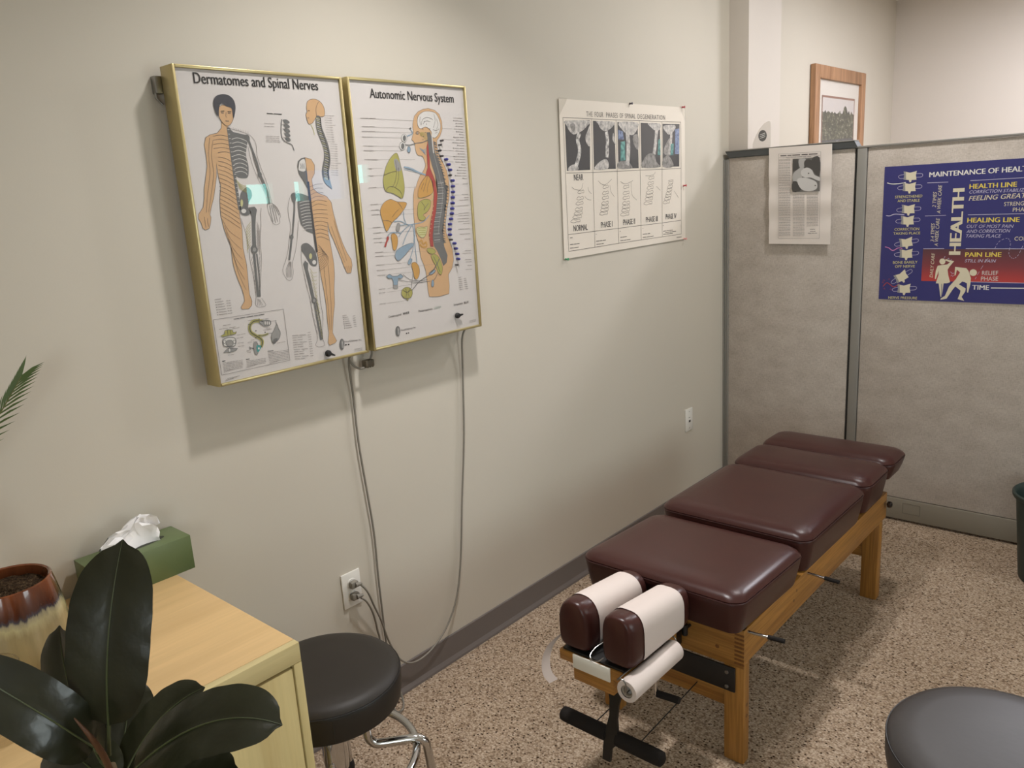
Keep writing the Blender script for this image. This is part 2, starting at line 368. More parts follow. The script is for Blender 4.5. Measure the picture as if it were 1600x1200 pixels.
ceiling_light((1.0, 3.35, CEIL), 0.08, 'round ceiling light above the foot of the treatment table')
ceiling_light((0.7, 4.6, CEIL), 0.08, 'small round ceiling light by the pilaster')

# ------------------------------------------------------------------ office partition
p = thing('partition_panel', 'narrow grey fabric partition panel with dark top cap beside the left wall', 'partition', (0.33, 3.795, 0))
MB().box((0.03, 3.772, 0.115), (0.632, 3.818, 1.706), FABRIC, 0.004).build('fabric_panel', p)
e = MB()
for a, b in ((0.002, 0.010), (0.013, 0.02), (0.022, 0.031)): e.box((a, 3.768, 0.01), (b, 3.82, 1.70), POST, 0.001)
e.box((0.009, 3.774, 0.01), (0.023, 3.816, 1.69), DARKSLOT); e.build('edge_post', p)
RACE = mat('raceway', (134, 126, 112), 0.6)
MB().box((0.03, 3.768, 0.008), (0.632, 3.822, 0.113), RACE, 0.003).build('base_raceway', p)
cp = MB(); CAPM = mat('dark_cap', (74, 76, 76), 0.5)
cp.prism([(0.016, 3.762, 1.736), (0.63, 3.762, 1.736), (0.645, 3.764, 1.707), (0.033, 3.764, 1.707)], (0, 0.058, 0), CAPM); cp.build('top_cap', p)
MB().box((0.016, 3.76, 1.7365), (0.63, 3.822, 1.741), POST, 0.001).build('cap_trim', p)
p = thing('partition_panel', 'wide grey fabric partition panel carrying the blue health poster', 'partition', (1.27, 3.795, 0))
MB().box((0.686, 3.772, 0.115), (1.87, 3.818, 1.702), FABRIC, 0.004).build('fabric_panel', p)
e = MB(); e.box((0.643, 3.766, 0.01), (0.684, 3.822, 1.704), POST, 0.003); e.box((0.633, 3.774, 0.01), (0.644, 3.816, 1.70), DARKSLOT); e.build('edge_post', p)
MB().box((1.87, 3.766, 0.01), (1.9, 3.822, 1.704), POST, 0.003).build('edge_post', p)
b = MB(); b.box((0.686, 3.768, 0.012), (1.868, 3.822, 0.113), RACE, 0.003); rc = b.build('base_raceway', p)
k = MB()
for lo, hi in (((0.91, 0.045), (0.985, 0.047)), ((0.91, 0.093), (0.985, 0.095)), ((0.91, 0.047), (0.912, 0.093)), ((0.983, 0.047), (0.985, 0.093))): k.box((lo[0], 3.7672, lo[1]), (hi[0], 3.7684, hi[1]), mat('raceway_line', (108, 101, 90), 0.5))
k.build('knockout_outline', rc)
MB().box((0.64, 3.765, 1.704), (1.9, 3.824, 1.713), POST, 0.002).build('top_cap', p)

# white plaque standing on the cap
pl = thing('plaque', 'small white rounded plaque with dark round emblem on top of partition', 'plaque', (0.195, 3.80, 1.741))
ax = Vector((0.62, 0.30, 0)).normalized(); nr = Vector((0.30, -0.62, 0)).normalized(); o0 = Vector((0.152, 3.772, 1.7415))
out = [(0.0, 0.0), (0.0, 0.02), (0.012, 0.055), (0.03, 0.088), (0.052, 0.112), (0.072, 0.122), (0.08, 0.118), (0.082, 0.09), (0.082, 0.0)]
MB().prism([o0+ax*a+Vector((0, 0, z)) for a, z in out], -nr*0.006, mat('plaque_white', (218, 207, 198), 0.5)).build('board', pl)
q = MB(); q.poly([o0+nr*0.0006+ax*(0.045+0.019*math.cos(t*PI/12))+Vector((0, 0, 0.056+0.026*math.sin(t*PI/12))) for t in range(24)], mat('emblem_grey', (92, 88, 84), 0.6))
for dz in (-0.008, 0.0, 0.008): q.strip([o0+nr*0.001+ax*(0.045+d)+Vector((0, 0, 0.056+dz+d*0.3)) for d in (-0.012, 0, 0.012)], 0.002, nr, WHITEI)
q.build('emblem', pl, fix=False)

# far framed picture
fp = thing('framed_picture', 'wood framed lake photograph with white mat on far left wall', 'picture', (0, 5.28, 1.36))
A, B, Zt, Zb = 4.845, 5.70, 2.223, 1.36
WOODF = m_wood('frame_wood', (146, 106, 74), (172, 130, 96), 2)
f = MB()
f.box((0.002, A, Zb), (0.035, A+0.075, Zt), WOODF, 0.004); f.box((0.002, B-0.075, Zb), (0.035, B, Zt), WOODF, 0.004)
f.box((0.002, A+0.07, Zt-0.075), (0.035, B-0.07, Zt), WOODF, 0.004); f.box((0.002, A+0.07, Zb), (0.035, B-0.07, Zb+0.075), WOODF, 0.004); f.build('frame', fp)
MB().box((0.004, A+0.07, Zb+0.07), (0.016, B-0.07, Zt-0.07), mat('mat_board', (232, 224, 216), 0.7)).build('mat_board', fp)
pr = Print('x', 0.018); y0, y1, zt, zb = A+0.16, B-0.16, Zt-0.175, Zb+0.16; hz = 1.965
SKYI = mat('print_sky', (216, 208, 206), 0.4)
def m_print(name, stops, sc):
    m = mat(name, stops[0][1], 0.4); t = NT(m); t.color(t.ramp(t.noise(t.coords(sc), 1.0, 5, 0.75).outputs['Fac'], stops, 'CONSTANT')); return m
TREE = m_print('print_trees', [(0, (40, 44, 38)), (0.42, (62, 66, 54)), (0.52, (98, 98, 76)), (0.6, (170, 166, 154))], (30, 34, 60)); WATER = m_print('print_water', [(0, (38, 40, 46)), (0.42, (66, 68, 76)), (0.56, (98, 100, 118)), (0.66, (190, 188, 190))], (30, 22, 70))
m_ = pr.mb; m_.poly([(0.0178, y0-0.012, zb-0.012), (0.0178, y1+0.012, zb-0.012), (0.0178, y1+0.012, zt+0.012), (0.0178, y0-0.012, zt+0.012)], mat('mat_bevel', (150, 108, 92), 0.6))
m_.poly([(0.018, y0, hz-0.1), (0.018, y1, hz-0.1), (0.018, y1, zt), (0.018, y0, zt)], SKYI)
top = [(y0+(y1-y0)*i/24, hz+random.uniform(-0.006, 0.02)+(0.028 if 15 < i < 19 else 0)) for i in range(25)]
m_.poly([(0.0183, y0, 1.8)]+[(0.0183, y1, 1.8)]+[(0.0183, a, z) for a, z in top[::-1]], TREE)
m_.poly([(0.0186, y0, zb), (0.0186, y1, zb), (0.0186, y1, 1.82), (0.0186, y0, 1.80)], WATER); pr.build('lake_photograph', fp)
MB().box((0.021, A+0.072, Zb+0.072), (0.023, B-0.072, Zt-0.072), GLASS).build('glass_cover', fp)

# wall outlets
def outlet(y, z, label, used):
    t = thing('wall_outlet', label, 'wall outlet', (0, y, z-0.057))
    MB().box((0.0, y-0.035, z-0.057), (0.006, y+0.035, z+0.057), WHITEP, 0.003).build('cover_plate', t)
    for dz in (0.0195, -0.0195):
        f = MB(); f.lathe([(0.001, 0.008), (0.0155, 0.008), (0.0165, 0.0055)], (0, y, z+dz), WHITEP, 'x', 24).build('receptacle', t)
        if not used or True:
            s_ = MB(); s_.box((0.0079, y-0.008, z+dz-0.002), (0.0083, y-0.006, z+dz+0.007), DARKSLOT); s_.box((0.0079, y+0.006, z+dz-0.002), (0.0083, y+0.008, z+dz+0.007), DARKSLOT); s_.lathe([(0.0005, 0.0083), (0.0025, 0.0083)], (0, y, z+dz-0.008), DARKSLOT, 'x', 12, False); s_.build('slot', t)
    MB().lathe([(0.0005, 0.0072), (0.003, 0.0065)], (0, y, z), WHITEP, 'x', 12).build('screw', t)
outlet(1.319, 0.450, 'white duplex wall outlet with two grey plugs in it', True)
# the far plate is a data jack with a small dark port
t = thing('wall_outlet', 'white wall plate with small dark port near the partition', 'wall outlet', (0, 3.403, 0.40))
P0 = on_x(1070.5, 640, 0); P1 = on_x(1080.5, 673, 0); yc, zc = (P0.y+P1.y)/2, (P0.z+P1.z)/2+0.004
MB().box((0, yc-0.035, zc-0.057), (0.006, yc+0.035, zc+0.057), WHITEP, 0.003).build('cover_plate', t)
j = MB(); j.box((0.0058, yc-0.012, zc-0.014), (0.0075, yc+0.012, zc+0.004), WHITEP, 0.001); j.box((0.0074, yc-0.008, zc-0.012), (0.0078, yc+0.008, zc-0.001), DARKSLOT); j.box((0.0058, yc-0.006, zc+0.009), (0.007, yc+0.006, zc+0.013), MIDGREY); j.build('port', t)
for dz in (0.042, -0.042): MB().lathe([(0.0005, 0.0072), (0.003, 0.0065)], (0, yc, zc+dz), STEEL, 'x', 12).build('screw', t)
# ------------------------------------------------------------------ the two framed charts
XB, XF, XP = 0.02, 0.077, 0.0705
CHARTW = mat('chart_white', (214, 207, 204), 0.45)
def lightbox(label, y0, y1, z0, z1):
    t = thing('light_box_chart', label, 'framed chart', (XB, (y0+y1)/2, z0))
    f = MB()
    L = 0.0075
    for lo, hi in (((y0, z0), (y0+L, z1)), ((y1-L, z0), (y1, z1)), ((y0+L, z0), (y1-L, z0+L)), ((y0+L, z1-L), (y1-L, z1))):
        f.box((XB, lo[0], lo[1]), (XF, hi[0], hi[1]), GOLD, 0.0018)
    f.build('frame', t)
    MB().box((XB+0.004, y0+0.006, z0+0.006), (XB+0.008, y1-0.006, z1-0.006), mat('back_board', (120, 110, 96), 0.8)).build('back_board', t)
    MB().box((XP-0.003, y0+L, z0+L), (XP, y1-L, z1-L), CHARTW).build('chart_panel', t)
    MB().box((XP+0.003, y0+L, z0+L), (XP+0.0045, y1-L, z1-L), GLASS).build('acrylic_cover', t)
    return t
b1 = lightbox('left brass framed chart titled Dermatomes and Spinal Nerves on grey wall', 0.950, 1.422, 1.178, 1.930)
b2 = lightbox('right brass framed chart titled Autonomic Nervous System on grey wall', 1.440, 1.898, 1.178, 1.933)
def knob(c, ang, t):
    c = Vector(c); k = MB(); k.lathe([(0.009, 0.0), (0.009, 0.006), (0.0065, 0.010), (0.001, 0.0105)], c, BLACKP, 'x', 20)
    d = Vector((0, math.cos(ang), math.sin(ang))); n = Vector((0, -d.z, d.y))
    k.prism([c+Vector((0.004, 0, 0))+d*0.004+n*0.004, c+Vector((0.004, 0, 0))+d*0.020+n*0.0018, c+Vector((0.004, 0, 0))+d*0.020-n*0.0018, c+Vector((0.004, 0, 0))+d*0.004-n*0.004], (0.005, 0, 0), BLACKP)
    k.build('selector_knob', t)
q = on_x(512, 552, XP+0.005); knob(q, -0.45, b1)
q = on_x(714, 493, XP+0.005); knob(q, 0.08, b2)
# hanging bracket behind the upper left corner, catch between the boxes
q = on_x(244, 132, 0.012)
h = MB(); h.box((0.0, q.y-0.006, q.z-0.02), (0.02, q.y+0.012, q.z+0.018), STEEL, 0.001); h.tube([(0.012, q.y-0.004, q.z-0.018), (0.014, q.y-0.006, q.z-0.03), (0.012, q.y+0.002, q.z-0.038), (0.014, q.y+0.008, q.z-0.045)], 0.003, STEEL, 8); h.build('hanging_bracket', b1)
q = on_x(577, 516, 0.055)
h = MB(); h.lathe([(0.0055, 0.0), (0.0065, 0.004), (0.0055, 0.009), (0.001, 0.0095)], (0.05, 1.4215, q.z), BLACKP, 'y', 16); h.build('side_catch', b1)

# --- chart 1 artwork (traced onto the chart's own plane)
c1 = Print('x', XP+0.0006)
c1.crop(220, 80, 0.225)
c1.text('Dermatomes and Spinal Nerves', (370, 222), (1232, 272), 0.0240, INK, 2, 0.018)
c1.build('printed_title', b1)
c1 = Print('x', XP+0.0006).crop(220, 80, 0.225)
dn = lambda pts: [(x, y+1155.56) for x, y in pts]   # second crop sits 260 px lower
# front figure, skin half
skin = [(560, 480), (558, 535), (530, 568), (480, 580), (450, 600), (440, 650), (452, 720), (460, 800), (450, 880), (440, 950), (440, 1020), (432, 1085), (402, 1130), (400, 1170)]+dn([(402, 10), (418, 35), (430, 75), (450, 86), (476, 75), (484, 40), (488, 0)])+[(480, 1135), (490, 1080), (506, 1020), (516, 950), (526, 870), (524, 775), (540, 880), (555, 930), (550, 1000), (548, 1040), (552, 1100), (558, 1160)]+dn([(562, 10), (575, 70), (600, 140), (625, 200), (630, 245), (640, 320), (652, 365), (672, 425), (702, 495), (716, 545), (720, 580), (695, 622), (704, 637), (750, 633), (770, 610), (772, 580), (754, 530), (748, 470), (742, 400), (735, 330), (722, 270), (710, 210), (706, 130), (702, 70)])+[(690, 1165), (680, 1080), (660, 920), (640, 780), (620, 640), (606, 530), (604, 500)]
c1.poly(skin, SKIN, 1, 0, LINE)
for k in range(20):
    y = 590+k*29; xl = 500+k*1.5 if k < 6 else 530+k*1.2; xr = 612+k*4.2
    if y > 700: xl = max(xl, 535)
    dy = 6 if k < 5 else 14+k*4
    c1.line([(xl, y), ((xl+xr)/2, y-12+dy*0.6), (xr, y+dy)], LINE, 0.0008, 3, 4)
for k in range(6): c1.line(dn([(565+k*14, 10+k*45), (610+k*14, 90+k*60), (690+k*8, 150+k*70)])[: 3], LINE, 0.0007, 3, 3)
for a in ([(478, 600), (470, 720), (480, 850), (462, 1000), (455, 1120)], [(500, 620), (490, 720), (505, 850), (490, 980), (470, 1120)]): c1.line(a, LINE, 0.0008, 3, 4)
for a in ([(440, 1150), (445, 1180), (452, 1225)], [(462, 1160), (465, 1190), (470, 1220)]): c1.line(a, LINE, 0.0008, 3)
c1.poly([(536, 400), (560, 375), (600, 380), (628, 395), (642, 440), (640, 472), (625, 503), (603, 519), (582, 511), (556, 482), (540, 445)], SKIN, 4, 4, LINE)
c1.poly([(503, 345), (520, 312), (560, 299), (605, 305), (640, 335), (655, 380), (652, 430), (641, 470), (634, 430), (625, 395), (592, 384), (556, 362), (541, 400), (538, 452), (520, 430), (506, 390)], mat('hair_ink', (62, 62, 70), 0.5), 6, 3)
for a in ([(552, 418), (578, 416)], [(600, 420), (626, 420)]): c1.line(a, INK, 0.0016, 6)
for a in ([(554, 428), (574, 430)], [(602, 430), (622, 431)], [(586, 485), (610, 486)]): c1.line(a, LINE, 0.0018, 6)
c1.line([(590, 425), (588, 455), (596, 460)], LINE, 0.0008, 6)
# front figure, skeleton half
c1.poly([(608, 535), (640, 560), (700, 575), (742, 592), (738, 650), (730, 720), (748, 800), (745, 870), (715, 882), (662, 868), (648, 800), (632, 690)], GREY, 1, 3)
for k in range(9): y = 612+k*29; c1.line([(630+k*3, y), (668+k*3, y-10), (712+k*2, y+2), (738, y+16)], PALE, 0.0014, 3, 4)
c1.line([(606, 530), (625, 680), (645, 820), (664, 960), (686, 1100)], GREY, 0.0075, 2, 3)
for k in range(18): c1.line([(601+k*4.6, 545+k*31), (614+k*4.6, 545+k*31)], PALE, 0.0012, 4)
c1.poly([(720, 585), (742, 580), (755, 600), (752, 625), (735, 625)], GREY, 3, 3)
c1.line([(745, 610), (775, 690), (805, 770), (825, 850)], GREY, 0.0052, 2, 3); c1.line([(825, 850), (850, 905), (880, 985), (892, 1062)], GREY, 0.0056, 2, 3); c1.disc((825, 858), 14, 20, GREY, 3)
c1.line([(606, 530), (645, 545), (700, 560), (762, 588), (798, 640), (806, 720), (830, 800), (862, 880), (888, 960), (908, 1050), (930, 1070), (968, 1130)], LINE, 0.0008, 2, 3)
c1.line([(745, 660), (760, 740), (790, 830), (830, 920), (868, 1000), (880, 1065)], LINE, 0.0008, 2, 3)
hand = [(880, 1060), (905, 1055), (945, 1085), (970, 1145), (962, 1160), (965, 1190), (955, 1200), (935, 1205), (915, 1190), (900, 1150), (885, 1110)]
c1.line(hand, LINE, 0.0008, 2, 3, True)
for a in ([(895, 1070), (905, 1130), (918, 1185)], [(905, 1068), (922, 1130), (936, 1192)], [(915, 1068), (935, 1120), (950, 1185)], [(920, 1066), (945, 1110), (960, 1140)]): c1.line(a, GREY, 0.0012, 2)
c1.poly([(690, 1000), (712, 962), (738, 944), (765, 968), (770, 1010), (752, 1045), (745, 1090), (765, 1120), (742, 1140), (715, 1140), (690, 1115)], GREY, 2, 4); c1.disc((714, 1110), 17, 15, PALE, 3); c1.disc((700, 1055), 9, 26, OLIVE_L, 3)
c1.poly([(745, 1085), (790, 1080), (806, 1100), (798, 1150)]+dn([(795, 60), (800, 190), (808, 225), (790, 252), (768, 240), (762, 210), (775, 190), (772, 60)])+[(770, 1150)], GREY, 2, 0)
c1.line(dn([(786, 245), (800, 400), (815, 550)]), GREY, 0.0062, 2); c1.line(dn([(805, 250), (822, 400), (828, 550)]), GREY, 0.0036, 2); c1.disc((788, 225+1155.6), 24, 26, GREY, 3); c1.disc((788, 222+1155.6), 12, 14, MIDGREY, 4)
c1.line([(835, 1090), (832, 1150)]+dn([(834, 60), (828, 150), (836, 260), (834, 380), (830, 480), (828, 555)]), LINE, 0.0008, 2, 3)
c1.line([(695, 1160)]+dn([(722, 90), (750, 200), (758, 290), (778, 390), (795, 490), (800, 555)]), LINE, 0.0008, 2, 3)
c1.line(dn([(800, 555), (796, 600), (815, 622), (860, 615), (866, 600), (838, 560)]), LINE, 0.0008, 2, 3)
for k in range(4): c1.line(dn([(806+k*6, 565), (812+k*12, 612)]), LINE, 0.0007, 2)
for k in range(9):
    y = 30+k*20; c1.line(dn([(762, y), (740, y+30), (728+k*2, y+55)]), OLIVE, 0.0009, 2); c1.line(dn([(805, y), (820, y+40), (826, y+70)]), FAINT, 0.0009, 2)
for k in range(8): c1.line(dn([(775+k*3, 270+k*32), (768+k*4, 300+k*32)]), FAINT, 0.0010, 3); c1.line(dn([(826, 270+k*30), (820, 300+k*30)]), FAINT, 0.0010, 3)
for k in range(7): c1.line([(660+k*4, 890+k*10), (695, 925+k*6), (735, 935+k*8)], OLIVE, 0.0008, 3, 3)
for k in range(6): c1.line([(760+k*4, 640+k*22), (790+k*8, 760+k*26), (840+k*8, 900+k*22)], FAINT, 0.0007, 1, 3)
for k in range(7): c1.line([(650+k*16, 545+k*5), (640+k*17, 530+k*4)], FAINT, 0.0006, 2)
# back figure
lskin = [(1140, 738), (1182, 750), (1206, 790), (1206, 850), (1186, 890), (1197, 955), (1230, 985), (1290, 1008), (1322, 1050), (1336, 1120), (1348, 1165)]+dn([(1370, 90), (1402, 180), (1432, 245), (1462, 292), (1468, 332), (1460, 383), (1432, 385), (1410, 340), (1393, 290), (1368, 228), (1338, 155), (1312, 100), (1296, 30), (1300, 105), (1313, 165), (1327, 240), (1341, 320), (1345, 400), (1342, 500), (1346, 600), (1336, 700), (1332, 800), (1360, 855), (1350, 870), (1312, 887), (1300, 868), (1306, 800), (1295, 720), (1286, 600), (1270, 500), (1250, 400), (1237, 320), (1226, 250), (1206, 130), (1193, 30)])+[(1185, 1140), (1172, 1020), (1158, 900), (1150, 820)]
c1.poly(lskin, SKIN, 1, 0, LINE)
c1.poly([(1088, 800), (1092, 765), (1112, 745), (1140, 738), (1150, 820), (1158, 900), (1162, 960), (1130, 900), (1098, 850)], GREY, 2, 0, LINE); c1.poly([(1096, 800), (1103, 765), (1137, 752), (1142, 830), (1098, 828)], PALE, 3, 3)
for k in range(5): c1.line([(1104+k*7, 775+(k % 2)*10), (1110+k*6, 800), (1104+k*8, 818)], GREY, 0.001, 4)
c1.poly([(1085, 985), (1120, 990), (1170, 1010), (1185, 1140)]+dn([(1195, 60), (1196, 110), (1150, 92), (1112, 45)])+[(1098, 1150), (1090, 1080)], GREY, 2, 0)
for k in range(10): y = 1040+k*21; c1.line([(1100+k*3, y+14), (1140+k*2, y+2), (1180+k, y)], PALE, 0.0013, 3, 3)
c1.line([(1160, 905), (1172, 1010), (1186, 1130)]+dn([(1205, 120), (1222, 240)]), mat('dark_ink', (70, 68, 70), 0.5), 0.0065, 4, 3)
c1.poly([(1045, 990), (1078, 988), (1085, 1015), (1062, 1050), (1048, 1030)], GREY, 3, 3)
c1.line([(1066, 1020), (1066, 1100), (1062, 1155)]+dn([(1052, 130)]), GREY, 0.0050, 2, 3); c1.line(dn([(1048, 135), (1040, 220), (1030, 295)]), GREY, 0.0056, 2); c1.disc((1047, 135+1155.6), 13, 18, GREY, 3)
c1.line([(1090, 975), (1050, 990), (1028, 1040), (1022, 1120)]+dn([(1040, 60), (1030, 150), (1020, 240), (1005, 300), (988, 350), (990, 385), (1018, 432), (1046, 430), (1058, 380), (1052, 320), (1060, 285), (1080, 200), (1088, 100), (1095, 20)]), LINE, 0.0008, 2, 3)
for k in range(5): c1.line(dn([(1030+k*3, 305), (1008+k*9, 360), (1012+k*8, 415)]), LINE, 0.0008, 2)
c1.poly(dn([(1116, 190), (1150, 176), (1186, 200), (1212, 240), (1226, 300), (1216, 335), (1186, 332), (1163, 302), (1140, 262), (1118, 228)]), GREY, 2, 4); c1.disc((1203, 310+1155.6), 13, 15, PALE, 3); c1.disc((1178, 268+1155.6), 10, 20, OLIVE_L, 3)
c1.poly(dn([(1128, 320), (1140, 298), (1162, 318), (1160, 360), (1182, 440), (1203, 545), (1218, 580), (1205, 600), (1188, 590), (1186, 560), (1166, 470), (1145, 385)]), GREY, 2, 0); c1.disc((1203, 575+1155.6), 18, 22, GREY, 3); c1.disc((1203, 575+1155.6), 9, 11, MIDGREY, 4)
c1.line(dn([(1206, 590), (1228, 720), (1252, 850)]), GREY, 0.0062, 2); c1.line(dn([(1220, 590), (1246, 720), (1262, 845)]), GREY, 0.0034, 2)
c1.line(dn([(1116, 220), (1114, 290), (1130, 380), (1152, 480), (1176, 560), (1186, 640), (1206, 740), (1228, 835), (1214, 882), (1232, 898), (1272, 890), (1274, 870), (1262, 835), (1262, 760), (1264, 680), (1246, 580), (1240, 450), (1238, 330)]), LINE, 0.0008, 2, 3)
for k in range(11): c1.line(dn([(1172+k*5, 350+k*26), (1195+k*5, 385+k*28), (1222, 380+k*26)]), OLIVE, 0.0009, 2); c1.line(dn([(1130+k*9, 380+k*40), (1140+k*9, 410+k*40)]), FAINT, 0.0009, 3)
for k in range(9): c1.line(dn([(1212+k*5, 640+k*22), (1240+k*3, 660+k*22)]), OLIVE, 0.0008, 3)
for k in range(14): y = 925+k*27; c1.line([(1168+k*4, y+20), (1215+k*3, y+(0 if k < 6 else 12)), (1262+k*2+(20 if k > 3 else 0), y+12+(k-5)*3)], LINE, 0.0008, 3, 3)
for k in range(6): c1.line(dn([(1230, 190+k*18), (1255+k*7, 215+k*8), (1262+k*7, 260+k*12), (1240, 300+k*14)]), LINE, 0.0008, 3, 3)
for a in ([(1270, 340), (1285, 480), (1302, 640), (1312, 780)], [(1300, 330), (1312, 480), (1322, 640), (1322, 780)], [(1340, 20), (1390, 180), (1430, 300)], [(1322, 60), (1370, 200), (1415, 310)]): c1.line(dn(a), LINE, 0.0008, 3, 3)
for k in range(4): c1.line(dn([(1416+k*13, 335), (1424+k*12, 375)]), LINE, 0.0007, 3)
# side head and spine
c1.poly([(1156, 352), (1182, 334), (1220, 336), (1258, 365), (1276, 412), (1270, 452), (1222, 456), (1206, 478), (1190, 500), (1166, 506), (1156, 482), (1146, 442), (1155, 420), (1150, 395)], SKIN, 1, 4, LINE)
c1.line([(1182, 508), (1198, 545), (1206, 580)], OLIVE_L, 0.0016, 2, 3); c1.line([(1234, 350), (1216, 395), (1220, 452)], LINE, 0.0009, 3, 3); c1.line([(1160, 412), (1172, 414)], INK, 0.0016, 3); c1.line([(1157, 462), (1168, 464)], LINE, 0.0014, 3)
c1.poly([(1215, 456), (1246, 456), (1258, 530), (1280, 590), (1306, 670), (1316, 760), (1306, 840), (1312, 905), (1290, 925), (1268, 890), (1258, 825), (1272, 740), (1268, 670), (1240, 600), (1220, 540)], GREY, 2, 4)
c1.poly([(1268, 880), (1305, 880), (1322, 930), (1328, 958), (1315, 945), (1282, 918)], BLUEI, 3, 3)
sp = smooth_path([Vector((1230, 465, 0)), Vector((1238, 540, 0)), Vector((1270, 640, 0)), Vector((1292, 740, 0)), Vector((1282, 830, 0)), Vector((1290, 890, 0))], 6)
for i, v in enumerate(sp): c1.line([(v.x-14, v.y-5), (v.x+12, v.y+5)], PALE if i % 2 else OLIVE_L, 0.0012, 4); c1.disc((v.x+13, v.y), 4, 5, INK, 4, n=6)
for k in range(26):
    y = 446+k*16.5; x0 = 1262+k*2.0 if k < 12 else 1300+k*0.4
    c1.line([(x0+10, y), (x0+40, y+2)], FAINT, 0.0006, 2); c1.smalltext((x0+42, y+2), (x0+62+(24 if k in (0, 4, 20) else 0), y+3), GREY, 0.0013, 2, 0.9, 1)
# cervical vignette
c1.smalltext((874, 432), (985, 438), INK, 0.0028, 2, 0.9, 2)
for y in (501, 521): c1.smalltext((856, y), (930, y+4), GREY, 0.0014, 2, 0.85, 3)
for y in (590, 603, 616, 628): c1.smalltext((868, y), (962+(y % 7)*2, y+3), GREY, 0.0014, 2, 0.85, 4)
c1.line([(978, 472), (974, 540), (980, 600), (1010, 632), (1048, 650), (1064, 690)], GREY, 0.0022, 2, 4)
for k in range(5): c1.poly([(985+k*4, 478+k*31), (1008+k*4, 474+k*31), (1030+k*2, 488+k*31), (1030+k*2, 500+k*31), (1002+k*4, 502+k*31)], GREY, 2, 3); c1.line([(980+k*3, 508+k*30), (1014, 508+k*30)], FAINT, 0.001, 3)
# panel at the foot
R = dn([(503, 710), (990, 635), (1035, 990), (562, 1094)]); c1.line(R, LINE, 0.0011, 2, 0, True)
c1.smalltext(*dn([(645, 705), (862, 670)]), INK, 0.002, 2, 0.9, 5); c1.smalltext(*dn([(570, 750), (628, 741)]), GREY, 0.0016, 2, 0.85, 2); c1.smalltext(*dn([(543, 776), (662, 757)]), GREY, 0.0016, 2, 0.85, 4)
c1.poly(dn([(552, 822), (580, 808), (582, 785), (605, 778), (634, 780), (642, 798), (664, 792), (660, 806), (640, 812), (612, 818), (590, 824), (568, 828)]), OLIVE, 2, 0, GREY, 0.0012)
c1.line(dn([(600, 780), (604, 815)]), LINE, 0.001, 4); c1.line(dn([(622, 780), (624, 812)]), LINE, 0.001, 4)
c1.poly(dn([(570, 850), (590, 838), (620, 832), (650, 836), (660, 856), (655, 885), (635, 895), (600, 896), (575, 888)]), PALE, 2, 3, GREY, 0.0016); c1.poly(dn([(592, 858), (630, 852), (638, 885), (600, 890)]), MIDGREY, 4, 3, GREY)
for x in (580, 648): c1.disc((x, 862+1155.6), 9, 12, PALE, 4, GREY)
c1.poly(dn([(572, 940), (590, 920), (612, 905), (640, 908), (672, 908), (662, 920), (640, 930), (614, 936), (590, 934)]), MIDGREY, 2, 0, GREY, 0.0012); c1.disc((615, 920+1155.6), 8, 13, PALE, 4, GREY)
for a in ([(640, 770), (688, 762)], [(668, 815), (732, 805)], [(665, 838), (715, 830)], [(672, 872), (718, 866)], [(675, 895), (722, 888)], [(605, 955), (650, 948)]): c1.smalltext(*dn(a), GREY, 0.0014, 2, 0.85, 2)
nv = dn([(850, 722), (815, 716), (780, 722), (757, 752), (762, 792), (795, 818), (828, 838), (844, 862), (835, 900)]); c1.line(nv, OLIVE, 0.0085, 2, 5); c1.line(nv, mat('dark_ink', (70, 68, 70), 0.5), 0.0022, 4, 5)
c1.line(dn([(815, 818), (850, 818), (885, 806)]), OLIVE, 0.005, 2, 4); c1.line(dn([(815, 818), (850, 818), (885, 806)]), GREY, 0.0014, 4, 4); c1.line(dn([(885, 804), (910, 802)]), GREY, 0.0014, 4)
c1.poly(dn([(822, 722), (850, 712), (896, 715), (898, 745), (862, 755), (840, 745)]), MIDGREY, 3, 3, GREY); 
for k in range(3): c1.disc((862+k*14, 732+1155.6), 6, 14, PALE, 5, GREY)
c1.poly(dn([(943, 742), (955, 770), (968, 798), (962, 835), (940, 862), (922, 876), (908, 850), (907, 815), (922, 785)]), MIDGREY, 2, 4, GREY, 0.0012); c1.line(dn([(940, 742), (934, 715), (948, 748)]), GREY, 0.001, 3); c1.poly(dn([(920, 845), (950, 838), (940, 862), (922, 876)]), GREY, 4, 3)
c1.poly(dn([(782, 872), (806, 868), (815, 905), (812, 945), (795, 950), (785, 915)]), MIDGREY, 2, 3, GREY); c1.poly(dn([(806, 885), (835, 890), (828, 915), (812, 935), (802, 910)]), TEAL, 4, 3); c1.disc((818, 908+1155.6), 6, 8, PALE, 5)
c1.line(dn([(758, 905), (784, 908)]), GREY, 0.002, 3); c1.line(dn([(756, 895), (760, 918)]), GREY, 0.002, 3)
for a in ([(742, 716), (800, 706)], [(835, 708), (890, 698)], [(900, 720), (945, 712)], [(868, 770), (900, 765)], [(850, 782), (915, 772)], [(945, 872), (1008, 860)], [(765, 850), (790, 847)], [(742, 868), (815, 858)], [(735, 920), (765, 930)], [(735, 932), (765, 938)]): c1.smalltext(*dn(a), GREY, 0.0014, 2, 0.85, 2)
for c in ((750, 742), (798, 786), (862, 796), (798, 834), (820, 705)): c1.disc((c[0], c[1]+1155.6), 5, 4, INK, 4, n=6)
